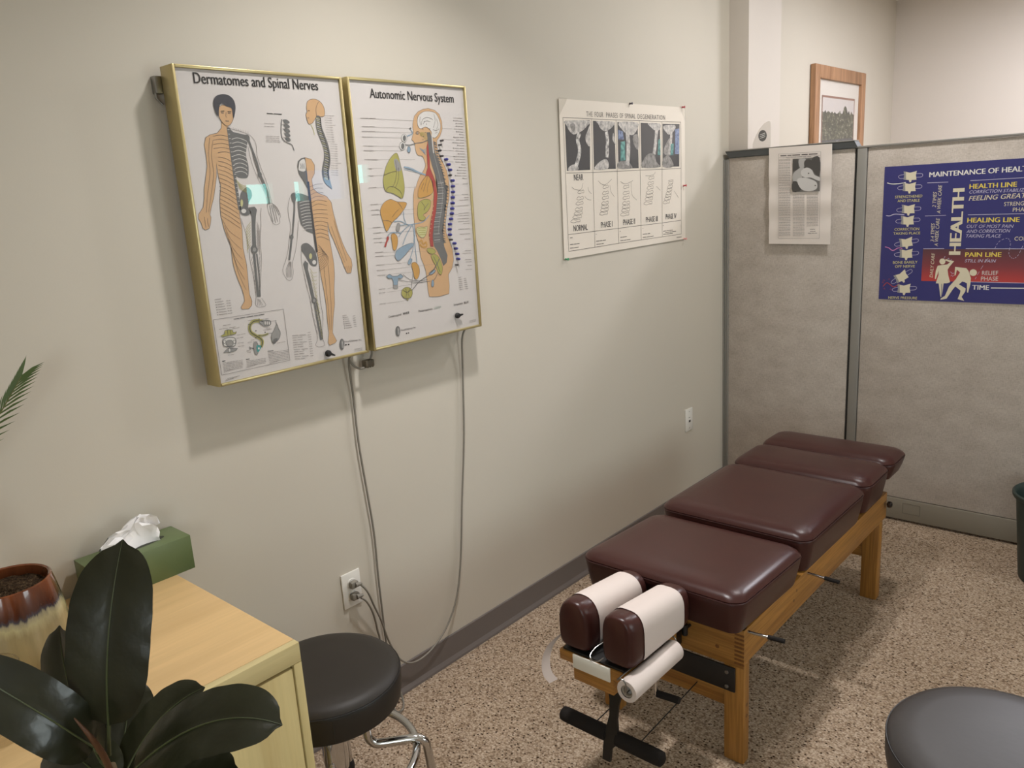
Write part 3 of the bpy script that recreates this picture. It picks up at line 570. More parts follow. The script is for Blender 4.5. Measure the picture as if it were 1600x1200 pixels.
for x0, y0, w, n, hd in ((565, 998, 145, 7, 22), (730, 985, 140, 5, 25), (880, 928, 148, 8, 40)):
    c1.smalltext((x0, y0+1155.6), (x0+hd, y0+1155.6-4), INK, 0.0024, 2, 1, 1)
    for k in range(n): c1.smalltext((x0+3+k*1.5, y0+1155.6+12+k*10.5), (x0+w*(1 if k < n-1 else 0.55), y0+1155.6+12+k*10.5-w*0.15), GREY, 0.0015, 2, 0.85, 7)
c1.smalltext(*dn([(512, 570), (562, 563)]), GREY, 0.0018, 2, 0.9, 1)
for k in range(6): x, y = 520+k*2.6, 588+k*17.5; c1.disc((x, y+1155.6), 3.2, 3.2, INK, 3, n=8); c1.smalltext((x+9, y-1+1155.6), (x+55+k*3, y-8+1155.6), GREY, 0.0018, 2, 0.95, 1); c1.smalltext((x+72, y-10+1155.6), (x+105, y-14+1155.6), GREY, 0.0018, 2, 0.8, 2)
for k in range(11): x, y = 1050+k*2, 820+k*16.2; c1.smalltext((x, y+1155.6), (x+(75 if k % 3 else 105), y-8+1155.6), GREY, 0.0018, 2, 0.85, 2); c1.smalltext((x+108, y-22+1155.6), (x+130, y-25+1155.6), GREY, 0.0018, 2, 0.8, 2)
c1.smalltext(*dn([(1400, 680), (1432, 676)]), GREY, 0.0018, 2, 0.9, 1)
for k in range(6): x, y = 1405+k*2, 694+k*14.5; c1.disc((x, y+1155.6), 3, 3, INK, 3, n=8); c1.smalltext((x+8, y-1+1155.6), (x+34+k*4, y-5+1155.6), GREY, 0.0018, 2, 0.95, 1); c1.smalltext((x+66, y-10+1155.6), (x+88, y-13+1155.6), GREY, 0.0018, 2, 0.8, 1)
# maker's mark: dark oval with a pale ridge, and the maker's name
c1.disc((1396, 880+1155.6), 17, 39, GREY, 2, n=28); c1.poly(dn([(1390, 858), (1402, 856), (1406, 900), (1394, 905)]), MIDGREY, 4, 3); c1.line(dn([(1400, 862), (1404, 905)]), PALE, 0.0012, 5)
c1.text('VisualOdyssey Inc.', *dn([(1414, 868), (1532, 852)]), 0.0052, INK, 2, 0.0, 0.3); c1.smalltext(*dn([(1418, 884), (1455, 880)]), INK, 0.0045, 2, 0.6, 2)
for k in range(3): c1.smalltext(*dn([(1482, 913+k*7), (1538, 905+k*7)]), GREY, 0.0013, 2, 0.9, 4); c1.smalltext(*dn([(600-k*8, 1118+k*9), (690-k*22, 1097+k*9)]), GREY, 0.0013, 2, 0.9, 4)
c1.build('printed_anatomy', b1)

# --- chart 2 artwork
c2 = Print('x', XP+0.0006).crop(500, 80, 0.175)
c2.text('Autonomic Nervous System', (447, 415), (1194, 460), 0.0245, INK, 2, 0.018); c2.build('printed_title', b2)
c2 = Print('x', XP+0.0006).crop(500, 80, 0.175)
K = 0.1416667/0.175
cl = lambda pts: [(228.57+x*K, 457.14+y*K) for x, y in pts]           # crop at (540,160)
d4 = lambda pts: [(x, y+1142.86) for x, y in pts]; d5 = lambda pts: [(x, y+1942.86) for x, y in pts]
for a, b in (((360, 598), (870, 622)), ((372, 672), (805, 690)), ((372, 715), (820, 728)), ((375, 765), (735, 775)), ((385, 845), (720, 850)), ((390, 887), (730, 890)), ((395, 967), (850, 968)), ((425, 1047), (560, 1045)), ((430, 1112), (605, 1108))): c2.line([a, b], FAINT, 0.0006, 1); c2.smalltext(a, (a[0]+(b[0]-a[0])*0.28, a[1]+2), GREY, 0.0018, 2, 0.9, 2)
for y, xe, ye in ((78, 860, 70), (228, 770, 210), (278, 860, 268), (320, 960, 305), (433, 870, 418), (482, 850, 462), (530, 640, 522), (567, 620, 560), (655, 1170, 640), (690, 720, 680), (768, 800, 742), (815, 1060, 755), (860, 860, 825)): c2.line(d4([(440+y*0.09, y), (xe, ye)]), FAINT, 0.0006, 1); c2.smalltext(*d4([(425+y*0.1, y), (500+y*0.1, y-6)]), GREY, 0.0018, 2, 0.9, 2)
for y, xe, ye in ((185, 960, 110), (218, 730, 190), (315, 790, 280)): c2.line(d5([(600, y-8), (xe, ye)]), FAINT, 0.0006, 1); c2.smalltext(*d5([(515+y*0.05, y), (575+y*0.05, y-8)]), GREY, 0.0018, 2, 0.9, 2)
body = cl([(743, 215), (758, 150), (800, 100), (850, 76), (910, 66), (980, 86), (1032, 130), (1060, 210), (1066, 290), (1042, 370), (1006, 420), (1008, 480), (1020, 560), (1046, 620), (1082, 680), (1116, 760), (1136, 850), (1142, 1000)])+d4([(1155, 30), (1156, 100), (1150, 180), (1132, 280), (1120, 400), (1126, 480), (1152, 545), (1182, 625), (1192, 720), (1180, 790), (1146, 852), (1155, 950), (1152, 1022), (1062, 1048), (976, 1050), (965, 1000), (954, 900), (944, 820), (928, 770), (900, 700), (880, 570), (858, 500), (845, 420), (835, 300), (833, 150), (846, 60)])+cl([(768, 960), (790, 880), (818, 810), (855, 758), (875, 715), (880, 680), (862, 622), (845, 590), (800, 586), (780, 560), (766, 500), (760, 452), (750, 432), (728, 410), (735, 380), (748, 330), (740, 270)])
c2.poly(body, SKIN, 1, 0, LINE)
c2.poly(cl([(790, 235), (798, 155), (850, 106), (920, 98), (990, 120), (1030, 190), (1045, 262), (1030, 332), (990, 388), (952, 380), (940, 318), (885, 272), (820, 290)]), PALE, 3, 4, LINE)
for a in ([(830, 250), (845, 190), (900, 165), (960, 190)], [(850, 240), (880, 205), (930, 210)], [(970, 130), (985, 200), (965, 280)], [(1000, 180), (1015, 250), (990, 320)], [(960, 300), (1000, 310), (1030, 290)], [(820, 160), (815, 210), (830, 250)], [(985, 340), (1010, 330)]): c2.line(cl(a), LINE, 0.0010, 5, 3)
for c in ((865, 210), (890, 240), (925, 290), (850, 295), (855, 375), (850, 410), (880, 330), (920, 330)): c2.disc(cl([c])[0], 4, 4, GREY, 5, n=8)
c2.line(cl([(770, 335), (790, 320), (812, 335), (790, 352), (770, 340)]), LINE, 0.0012, 4, 3); c2.disc(cl([(788, 338)])[0], 7, 8, MIDGREY, 5)
for k in range(6): c2.line(cl([(820, 335+k*5), (860, 330+k*12), (905, 350+k*20)]), OLIVE, 0.0009, 3, 3); c2.line(cl([(815+k*8, 500+k*4), (840+k*6, 530+k*8), (885, 510+k*12)]), BLUEI, 0.0012, 3, 3)
c2.line(cl([(905, 415), (850, 440), (780, 450), (705, 470), (650, 465)]), GREY, 0.0022, 4, 3)
c2.poly(cl([(893, 330), (930, 330), (962, 430), (985, 550), (1020, 640), (1060, 740), (1090, 850), (1112, 980)])+d4([(1135, 60), (1132, 150), (1122, 260), (1105, 380), (1095, 500), (1108, 600), (1138, 680), (1130, 745), (1100, 775), (1082, 720), (1045, 640), (1018, 600), (1005, 520), (1015, 400), (1035, 280), (1050, 150), (1045, 30)])+cl([(1012, 900), (985, 800), (948, 690), (918, 560), (905, 430)]), GREY, 3, 0)
cord = cl([(948, 350), (955, 450), (968, 560), (998, 680), (1028, 790), (1048, 900)])+d4([(1085, 40), (1092, 150), (1082, 260), (1062, 400), (1055, 480)])
c2.line(cord[:3], PALE, 0.0038, 5, 3); c2.line(cord[2:], MIDGREY, 0.0022, 5, 3)
sp = smooth_path([Vector((x, y, 0)) for x, y in cl([(985, 440), (1010, 560), (1045, 680), (1080, 800), (1105, 950)])+d4([(1135, 60), (1132, 150), (1120, 270), (1108, 380), (1100, 480), (1112, 560)])], 4)
for v in sp: c2.poly([(v.x-14, v.y-12), (v.x+16, v.y+8), (v.x-10, v.y+10)], GREY, 3)
for i, v in enumerate(smooth_path([Vector((x, y, 0)) for x, y in d4([(1075, 20), (1075, 150), (1062, 280), (1040, 400), (1045, 560)])], 6)): c2.line([(v.x-26, v.y+2), (v.x+26, v.y-2)], PALE if i % 2 else MIDGREY, 0.0012, 5)
c2.poly(cl([(905, 420), (925, 640), (928, 720), (960, 800), (990, 880), (1002, 1000)])+d4([(1040, 60), (1045, 150), (1035, 280), (1015, 400), (1005, 500), (1010, 602), (985, 602), (970, 500), (985, 380), (1008, 250), (1015, 120), (1005, 20)])+cl([(965, 920), (945, 850), (905, 870), (870, 862), (885, 775), (902, 720), (890, 500)]), REDI, 4, 0, LINE)
for k in range(9): c2.disc(d4([(1010-k*5, 240+k*40)])[0], 4, 6, SKIN, 5, n=8)
c2.poly(d4([(872, 130), (882, 70), (905, 25), (950, -30), (985, 0), (1002, 60), (1006, 112), (960, 150), (885, 167)]), ORANGE, 6, 4, LINE)
for a in ([(960, -40), (940, 40), (920, 110)], [(985, -10), (960, 60), (955, 120)], [(925, 30), (900, 90)]): c2.line(d4(a), LINE, 0.0012, 7, 3)
c2.poly(d4([(868, 290), (875, 220), (905, 188), (950, 178), (985, 195), (982, 245), (955, 290), (918, 318), (940, 345), (915, 372), (878, 352)]), OLIVE, 5, 4, LINE); c2.line(d4([(900, 200), (935, 250), (925, 280)]), LINE, 0.001, 6, 3); c2.line(d4([(925, 270), (965, 215)]), GREY, 0.0014, 6)
c2.line(d4([(865, 170), (920, 165), (1000, 130), (1000, 185), (940, 180)]), OLIVE_L, 0.0025, 4, 3)
c2.poly(d4([(858, 440), (890, 425), (930, 430), (955, 420), (950, 470), (930, 515), (900, 520), (870, 490)]), OLIVE_L, 5, 3, LINE)
for k in range(4): c2.line(d4([(868+k*4, 445+k*18), (900, 435+k*20), (940, 440+k*18)]), OLIVE, 0.002, 6, 3)
c2.line(d4([(885, 560), (905, 545), (920, 580), (945, 560), (950, 600), (915, 605), (890, 580)]), ORANGE, 0.005, 5, 3); c2.poly(d4([(952, 622), (985, 615), (1020, 630), (1028, 655), (1000, 668), (965, 655)]), OLIVE, 6, 3, LINE)
c2.poly(d4([(990, 685), (1020, 668), (1060, 700), (1088, 770), (1090, 820), (1078, 852), (1052, 830), (1030, 770), (1012, 740)]), OLIVE, 5, 4, LINE); c2.line(d4([(1010, 690), (1040, 750), (1070, 830)]), GREY, 0.0018, 6, 3); c2.line(d4([(1062, 710), (1040, 760), (1010, 810), (975, 845)]), GREY, 0.003, 6, 3)
c2.poly(d4([(970, 840), (1005, 810), (1030, 815), (1010, 840), (985, 852)]), BLUEI, 6, 3, LINE); c2.poly(d4([(995, 905), (1008, 902), (1016, 935), (1005, 962), (992, 950)]), BLUEI, 6, 3, LINE); c2.line(d4([(1048, 840), (1030, 880), (1008, 905)]), GREY, 0.0014, 5, 3)
# organs beside the body
c2.poly(cl([(545, 560), (575, 580), (602, 680), (630, 800), (648, 950), (626, 1056), (570, 1030), (510, 1000), (440, 978), (415, 900), (415, 830), (440, 720), (485, 625)]), OLIVE, 3, 4, LINE)
for a in ([(420, 805), (500, 770), (560, 760)], [(545, 640), (560, 740), (545, 870), (510, 940)], [(580, 720), (580, 850), (545, 940)], [(440, 975), (480, 930), (545, 935)], [(545, 940), (600, 980), (625, 1050)]): c2.line(cl(a), LINE, 0.0012, 5, 3)
c2.poly(cl([(530, 640), (555, 620), (590, 660), (610, 740), (585, 760), (550, 740)]), MIDGREY, 4, 3); c2.line(cl([(640, 712), (720, 730), (800, 770), (880, 800)]), BLUEI, 0.0046, 4, 3); c2.line(cl([(640, 740), (700, 745), (780, 770)]), BLUEI, 0.0018, 4, 3)
c2.poly(d4([(538, 300), (545, 250), (578, 202), (630, 180), (685, 200), (766, 208), (760, 250), (702, 328), (642, 388), (602, 460), (584, 452), (560, 380)]), ORANGE, 3, 4, LINE)
c2.line(d4([(690, 205), (720, 240), (735, 270)]), LINE, 0.0012, 5, 3); c2.line(d4([(640, 340), (680, 290), (700, 270)]), LINE, 0.001, 5); c2.line(d4([(560, 370), (610, 370), (642, 388)]), LINE, 0.001, 5)
for a in ([(835, 400), (780, 405), (720, 375), (660, 378)], [(770, 400), (750, 350), (745, 290)], [(780, 402), (710, 412)], [(800, 405), (740, 460), (700, 515)], [(820, 408), (770, 500), (738, 585)], [(825, 410), (840, 500), (830, 620), (800, 720)], [(845, 405), (845, 560), (865, 745)], [(835, 400), (920, 380), (975, 320)], [(720, 480), (640, 475), (600, 510)]): c2.line(d4(a), BLUEI, 0.0024, 3, 4)
c2.poly(d4([(692, 392), (712, 405), (706, 455), (692, 468), (678, 440)]), MIDGREY, 4, 4, GREY); c2.poly(d4([(570, 600), (590, 550), (595, 515), (612, 508), (614, 535), (600, 560), (588, 606)]), REDI, 4, 0)
c2.poly(d4([(634, 500), (662, 485), (688, 515), (692, 575), (674, 630), (652, 628), (640, 560)]), ORANGE, 4, 4, LINE); c2.poly(d4([(668, 680), (688, 632), (750, 592), (815, 570), (836, 588), (790, 635), (745, 690), (702, 726), (680, 715)]), BLUEI, 4, 4, GREY); c2.poly(d4([(782, 750), (795, 715), (820, 712), (815, 740), (795, 762)]), BLUEI, 4, 3, GREY)
c2.poly(d4([(815, 760), (845, 740), (880, 778), (887, 840), (866, 890), (842, 882), (832, 830)]), ORANGE, 4, 4, LINE); c2.line(d4([(828, 840), (815, 970)]), GREY, 0.0016, 3)
c2.poly(d5([(590, 66), (618, 48), (648, 66), (690, 64), (718, 46), (742, 70), (722, 88), (698, 82), (692, 120), (690, 162), (655, 162), (652, 110), (640, 84), (610, 86)]), BLUEI, 4, 0, GREY, 0.0014); c2.poly(d5([(655, 145), (690, 143), (694, 172), (652, 174)]), MIDGREY, 5, 0, GREY)
for a in ([(740, 50), (800, 95), (880, 108), (960, 95)], [(695, 100), (800, 115), (900, 122), (985, 108)]): c2.line(d5(a), GREY, 0.0014, 3, 3)
c2.disc(d5([(775, 215)])[0], 49, 52, OLIVE, 4, LINE, 28); c2.poly(d5([(768, 262), (790, 262), (785, 282), (776, 280)]), OLIVE, 4, 0, LINE)
for a in ([(740, 190), (775, 210), (812, 185)], [(760, 175), (772, 215), (765, 255)], [(800, 172), (785, 215), (795, 250)]): c2.line(d5(a), LINE, 0.0014, 6, 3)
c2.line(d5([(822, 190), (890, 110), (1000, 40)]), GREY, 0.0022, 3, 3)
for c, rx, ry, m_ in (((750, 775), 25, 36, MIDGREY), ((735, 846), 27, 36, MIDGREY), ((792, 878), 15, 28, BLUEI)): c2.disc(c, rx, ry, PALE if m_ is MIDGREY else m_, 3, GREY, 20); c2.disc((c[0]+2, c[1]+2), rx*0.55, ry*0.75, GREY if m_ is MIDGREY else m_, 4, None, 16)
c2.line([(775, 760), (820, 740), (828, 728), (805, 695)], BLUEI, 0.003, 2); c2.disc((806, 690), 9, 8, GREY, 3)
# labels down the right edge
yy = 598
for k in range(23):
    x1 = 1272+k*1.8; x0 = x1-random.choice([30, 55, 75, 85, 95]); y = 598+k*24.5; c2.smalltext((x0, y-2), (x1, y+1), GREY, 0.0018, 2, 0.9, 2)
    if k % 4: c2.disc((x0-7, y-2), 4, 4, INK, 3, n=8)
    if k in (4, 8, 12, 14, 16): c2.line([(1090, y-8), (x0-14, y-3)], FAINT, 0.0006, 1)
for y, w in ((40, 45), (135, 60), (162, 40), (182, 85), (233, 100), (300, 95), (320, 100), (348, 110), (372, 105), (392, 60), (440, 105), (485, 95), (532, 55), (635, 55), (657, 80), (715, 60), (735, 55), (768, 40), (803, 60)): c2.smalltext(*d4([(1318+y*0.05-w, y+w*0.06), (1318+y*0.05, y)]), GREY, 0.0018, 2, 0.9, 2)
for y in (40, 138, 235, 310, 640, 775): c2.line(d4([(1130, y+14), (1240, y+2)]), FAINT, 0.0006, 1)
c2.smalltext(*d5([(1232, 78), (1266, 73)]), GREY, 0.0018, 2, 0.9, 1)
for k in range(6): c2.smalltext(*d5([(1234+k*2, 97+k*18), (1272+k*2, 91+k*18)]), GREY, 0.0018, 2, 0.9, 1); c2.smalltext(*d5([(1282+k*2, 88+k*18), (1310+k*4, 83+k*18)]), GREY, 0.0018, 2, 0.8, 1)
# legend and maker's mark
c2.text('Cerebrospinal', *d5([(612, 440), (725, 415)]), 0.0068, INK, 2); c2.text('WHITE', *d5([(740, 412), (797, 400)]), 0.0068, INK, 2, 0.02)
c2.text('Parasympathetic', *d5([(880, 388), (1005, 365)]), 0.0068, INK, 2); c2.text('GREEN', *d5([(1018, 362), (1080, 348)]), 0.0068, mat('faded_green_ink', (150, 166, 152), 0.5), 2)
c2.text('Sympathetic', *d5([(1194, 330), (1276, 314)]), 0.0066, INK, 2); c2.text('BLUE', *d5([(1286, 312), (1326, 303)]), 0.0066, INK, 2, 0.02)
c2.disc(d5([(694, 557)])[0], 21, 46, GREY, 2, None, 28); c2.poly(d5([(688, 530), (702, 528), (706, 582), (692, 588)]), MIDGREY, 4, 3); c2.line(d5([(700, 535), (704, 585)]), PALE, 0.0012, 5)
c2.text('VisualOdyssey Inc.', *d5([(722, 556), (856, 528)]), 0.0052, INK, 2, 0.0, 0.3); c2.smalltext(*d5([(766, 578), (800, 570)]), INK, 0.0045, 2, 0.6, 2)
for k in range(3): c2.smalltext(*d5([(1333, 464+k*8), (1392, 452+k*8)]), GREY, 0.0013, 2, 0.9, 4)
c2.build('printed_anatomy', b2)
# indicator pegs along the back of the figure
BLUEP = mat('blue_peg', (62, 62, 128), 0.3); DARKP = mat('dark_peg', (74, 70, 70), 0.4)
pegs = [(p, 'b') for p in cl([(1115, 628), (1143, 685), (1158, 745), (1186, 862), (1190, 925), (1190, 988), (1188, 1048), (1188, 1110)])]+[(p, 'b') for p in d4([(1190, 162), (1188, 212), (1185, 262), (1182, 306), (1175, 355), (1165, 402), (1163, 447), (1165, 495), (1205, 573), (1218, 619), (1230, 667), (1238, 712)])]
pegs += [(p, 'd') for p in [(1092, 797), (1076, 836), (1074, 887), (1092, 935)]+cl([(1158, 803)])+d4([(1175, 540), (1226, 764)])]
for p, k in pegs:
    c = on_x(500+p[0]*0.175, 80+p[1]*0.175, XP+0.008); m_ = BLUEP if k == 'b' else DARKP
    r = 0.0042 if k == 'b' else 0.003
    o = MB().lathe([(r, -0.008), (r, 0.003), (r*0.7, 0.005), (0.0004, 0.0055)], c, m_, 'x', 12).build('indicator_peg', b2)
# ------------------------------------------------------------------ poster of the four phases
XQ = 0.006
po = thing('poster', 'white poster of spinal degeneration x-rays pinned to the grey wall', 'poster', (0, 2.93, 1.34))
tl, tr, br, bl = on_x(873, 154, XQ), on_x(1070, 168, XQ), on_x(1071, 373, XQ), on_x(882, 405, XQ)
PW = mat('poster_paper', (228, 218, 204), 0.28, coat=0.25)
MB().prism([Vector((XQ-0.0012, v.y, v.z)) for v in (bl, br, tr, tl)], (0.001, 0, 0), PW).build('sheet', po)
for c, d in ((tl, 1), (tr, -1)): MB().prism([Vector((XQ+0.0004, c.y-0.006*d, c.z+0.006)), Vector((XQ+0.0012, c.y+0.05*d, c.z+0.004)), Vector((XQ+0.0006, c.y+0.045*d, c.z-0.008)), Vector((XQ+0.002, c.y-0.004*d, c.z-0.06))], (0.0003, 0, 0), GLASS).build('clear_corner', po)
q = Print('x', XQ).crop(840, 120, 0.175); dn = lambda pts: [(x, y+628.57) for x, y in pts]
for t_, a, b in (('THE', (435, 354), (490, 356)), ('FOUR', (511, 358), (586, 361)), ('PHASES', (612, 362), (714, 367)), ('OF', (733, 367), (763, 369)), ('SPINAL', (780, 370), (873, 374)), ('DEGENERATION', (893, 375), (1138, 384))): q.text(t_, a, b, 0.0185, LINE, 2, 0.0, 0, 1.15)
q.line([(226, 362), (480, 376), (700, 385), (908, 392), (1108, 400), (1278, 406)], LINE, 0.0016, 2)
bot = dn([(278, 930), (512, 893), (724, 858), (925, 827), (1113, 800), (1282, 775)])
q.line(bot, LINE, 0.0016, 2)
for a, b in zip([(226, 362), (480, 376), (700, 385), (908, 392), (1108, 400), (1278, 406)], bot): q.line([a, b], LINE, 0.0016, 2)
q.line(dn([(255, 230), (490, 226), (714, 214), (918, 205), (1110, 196), (1278, 190)]), LINE, 0.0016, 2); q.line(dn([(275, 780), (508, 750), (722, 724), (922, 698), (1112, 676), (1278, 652)]), LINE, 0.0016, 2)
XR = mat('xray_dark', (74, 74, 76), 0.2, coat=0.4)
def m_xray(name, a, b):
    m = mat(name, a, 0.25, coat=0.4); t = NT(m); t.color(t.ramp(t.noise(t.coords((1, 60, 60)), 1.0, 4, 0.6).outputs['Fac'], [(0.32, b), (0.62, a)])); return m
XL = m_xray('xray_light', (212, 206, 200), (140, 138, 136)); XM = m_xray('xray_mid', (160, 156, 152), (110, 108, 106)); XV = m_xray('xray_bone', (228, 224, 218), (90, 88, 88)); XT = m_xray('teal_reflection', (112, 172, 164), (60, 90, 98)); XB_ = m_xray('blue_reflection', (140, 156, 190), (80, 90, 120))  # teal and blue: window reflections painted as colour over the x-rays
rects = [[(243, 392), (465, 388), (468, 830), (262, 840)], [(494, 392), (684, 402), (698, 822), (504, 826)], [(712, 404), (892, 408), (902, 815), (722, 820)], [(920, 410), (1092, 418), (1097, 806), (928, 810)], [(1116, 420), (1266, 422), (1264, 800), (1118, 806)]]
for r in rects: q.poly(r, XR, 2)
S1 = lambda pts, m, l=3, sm=3: q.poly(pts, m, l, sm)
S1([(246, 394), (462, 392), (440, 440), (400, 480), (360, 500), (320, 515), (280, 480), (255, 430)], XL); S1([(285, 430), (325, 420), (335, 470), (310, 490)], XM, 5); S1([(465, 440), (468, 612), (440, 600), (425, 540), (450, 470)], XL)
q.line([(375, 500), (355, 560), (372, 640), (368, 700), (350, 770), (340, 800)], XV, 0.021, 4, 4); S1([(272, 838), (285, 800), (335, 780), (360, 800), (356, 834)], XL)
S1([(525, 394), (682, 402), (672, 440), (640, 470), (600, 488), (560, 460), (540, 420)], XL); S1([(676, 500), (694, 600), (690, 602), (668, 560)], XL); q.line([(612, 490), (622, 560), (620, 640), (618, 720)], XV, 0.022, 4, 4); S1([(508, 826), (540, 770), (600, 735), (630, 760), (624, 822)], XL)
S1([(722, 406), (890, 410), (886, 470), (850, 520), (800, 510), (760, 480)], XL); q.line([(800, 500), (808, 600), (806, 700), (800, 790)], XL, 0.028, 4, 4); S1([(850, 530), (896, 520), (898, 650), (860, 610)], XM); S1([(740, 580), (778, 575), (782, 745), (738, 750)], XT, 4, 0); S1([(722, 760), (800, 755), (835, 790), (838, 818), (722, 820)], XM); S1([(718, 470), (760, 490), (770, 560), (720, 560)], XB_, 3, 0)
S1([(985, 414), (1090, 418), (1090, 470), (1050, 480), (1010, 450)], XL); q.line([(1062, 460), (1056, 540), (1048, 620), (1038, 690)], XL, 0.024, 4, 4); S1([(932, 808), (945, 740), (985, 690), (1040, 690), (1060, 760), (1090, 806)], XM); S1([(1078, 560), (1094, 555), (1096, 700), (1070, 700)], XT, 4, 0)
S1([(1120, 440), (1220, 430), (1225, 470), (1180, 515), (1150, 500)], XL); q.line([(1192, 480), (1190, 560), (1180, 640), (1172, 690)], XL, 0.020, 4, 4); S1([(1120, 804), (1122, 730), (1160, 702), (1195, 740), (1210, 803)], XM); S1([(1186, 600), (1212, 596), (1210, 700), (1184, 700)], XT, 5, 0); S1([(1226, 470), (1262, 460), (1262, 690), (1224, 690)], XB_, 4, 0); S1([(1130, 690), (1200, 690), (1190, 540), (1135, 620)], XM, 3, 3)
for t_, a, b in (('NEAR', (325, 297), (407, 294)), ('NORMAL', (322, 752), (447, 738)), ('PHASE I', (566, 720), (668, 708)), ('PHASE II', (765, 696), (870, 684)), ('PHASE III', (967, 671), (1072, 660)), ('PHASE IV', (1144, 645), (1239, 634))): q.text(t_, *dn([a, b]), 0.0225, mat('dark_ink', (70, 68, 70), 0.5), 2, 0.01)
def vert(pts, w=1.0):
    pts = [Vector((x, y, 0)) for x, y in dn(pts)]; n = 7
    path = smooth_path(pts, 8)
    for i in range(n):
        c = path[int((i+0.5)/n*(len(path)-1))]; W_ = 33*w*(0.8+0.5*i/n); H_ = 21
        q.line([(c.x-W_, c.y+8), (c.x-W_*0.5, c.y-H_*0.6), (c.x, c.y-H_*0.35), (c.x+W_*0.7, c.y-H_*0.8), (c.x+W_*0.8, c.y+H_*0.3), (c.x+W_*0.2, c.y+H_*0.4), (c.x-W_*0.4, c.y+H_*0.8)], LINE, 0.0012, 2, 4, True)
vert([(388, 390), (376, 500), (362, 600), (335, 670)], 1.15); vert([(608, 345), (606, 450), (600, 540), (590, 600)]); vert([(792, 345), (792, 450), (790, 540), (778, 610)], 1.05); vert([(1018, 265), (1006, 360), (998, 440), (985, 510)]); vert([(1190, 310), (1178, 380), (1165, 440), (1148, 500)], 0.8)
for a in ([(305, 355), (330, 375), (385, 380), (405, 320)], [(450, 355), (455, 390), (480, 415)], [(420, 440), (445, 465), (478, 472)], [(540, 300), (565, 325), (605, 335), (662, 285)], [(645, 340), (655, 400), (686, 442)], [(738, 305), (770, 325), (805, 322), (850, 298)], [(835, 310), (840, 420), (885, 472)], [(962, 255), (1000, 255), (1040, 240), (1050, 220)], [(1060, 350), (1095, 385)], [(1165, 300), (1210, 290), (1200, 330)], [(1218, 390), (1258, 450)]): q.line(dn(a), LINE, 0.0011, 2, 3)
for a, w in (((288, 810), 26), ((290, 870), 86), ((290, 902), 80), ((522, 840), 90), ((525, 868), 68), ((738, 805), 62), ((738, 835), 94), ((938, 778), 68), ((938, 806), 100), ((1122, 750), 88), ((1140, 762), 100), ((1122, 778), 88), ((1240, 806), 50)): q.smalltext(*dn([a, (a[0]+w, a[1]-w*0.13)]), LINE, 0.0034, 2, 0.9, max(1, w//28))
for a in ((522, 777), (737, 750), (940, 725), (1121, 700)): q.disc(dn([a])[0], 3, 3, LINE, 2, n=8)
q.build('printed_phases', po)
def pushpin(px, py, x, rgb, name, label):
    c = on_x(px, py, x); m_ = mat(name, rgb, 0.35)
    o = MB().lathe([(0.0008, -0.016), (0.0008, -0.001), (0.0045, 0.0), (0.0045, 0.0015), (0.0028, 0.003), (0.0026, 0.009), (0.005, 0.0105), (0.005, 0.0125), (0.0005, 0.013)], c, m_, 'x', 14).build('pushpin')
    tag(o, label, 'pushpin', 'pushpins in the poster')
pushpin(984, 162, 0.008, (74, 66, 74), 'dark_pin', 'dark pushpin at middle of the white poster top edge')
pushpin(1066, 167.5, 0.008, (176, 52, 62), 'red_pin', 'red pushpin in upper right corner of the white poster')
pushpin(1068.5, 290, 0.008, (190, 60, 66), 'red_pin_mid', 'red pushpin halfway down right edge of the white poster')
pushpin(1069, 373, 0.008, (226, 150, 146), 'pink_pin', 'pink pushpin in lower right corner of the white poster')
pushpin(884, 405, 0.008, (70, 150, 104), 'green_pin', 'green pushpin in lower left corner of the white poster')

# ------------------------------------------------------------------ blue health poster on the partition
YB = 3.7712-0.002
bp = thing('poster', 'blue and red Maintenance of Health poster on the grey partition', 'poster', (1.2, YB, 1.04))
BLUE = mat('poster_blue', (54, 53, 114), 0.45); CREAM = mat('cream_ink', (222, 212, 186), 0.5); YEL = mat('yellow_ink', (232, 208, 92), 0.5); LAV = mat('lavender_ink', (196, 190, 216), 0.5); PINK = mat('pink_ink', (206, 130, 182), 0.5); CAPY = mat('caption_ink', (214, 204, 140), 0.5)
MB().box((0.760, YB, 1.042), (1.66, YB+0.0012, 1.617), BLUE).build('sheet', bp)
q = Print('y', YB).crop(1340, 220, 0.1625); dn = lambda pts: [(x, y+800) for x, y in pts]
REDG = mat('poster_red_band', (184, 66, 62), 0.45); t = NT(REDG); s_ = t.n('ShaderNodeSeparateXYZ'); c_ = t.n('ShaderNodeTexCoord'); t.l(c_.outputs['Object'], s_.inputs[0]); mr = t.n('ShaderNodeMapRange'); mr.inputs['From Min'].default_value = 1.118; mr.inputs['From Max'].default_value = 1.265; t.l(s_.outputs[2], mr.inputs[0]); t.color(t.ramp(mr.outputs[0], [(0, (196, 66, 62)), (0.5, (132, 60, 66)), (0.95, (94, 58, 66)), (1.0, (86, 58, 68))]))
a, b, c_ = q.P((628, 1040)), q.P((612, 1350)), q.P((1600, 1365))
zt_, zb_ = a.z, (b.z+c_.z)/2; xl = (a.x+b.x)/2
q.mb.poly([(xl, YB-0.0002, zb_), (1.66, YB-0.0002, zb_), (1.66, YB-0.0002, zt_), (xl, YB-0.0002, zt_)], REDG)
q.text('MAINTENANCE OF HEALTH', (690, 350), (1690, 286), 0.0200, WHITEI, 2, 0.030)
q.text('HEALTH LINE', (1076, 462), (1530, 440), 0.0185, YEL, 2, 0.030); q.text('CORRECTION STABILIZED', (1074, 508), (1665, 484), 0.0125, LAV, 2, 0, 0.25); q.text('FEELING GREAT!', (1068, 577), (1640, 545), 0.0185, CREAM, 2, 0.01, 0.25)
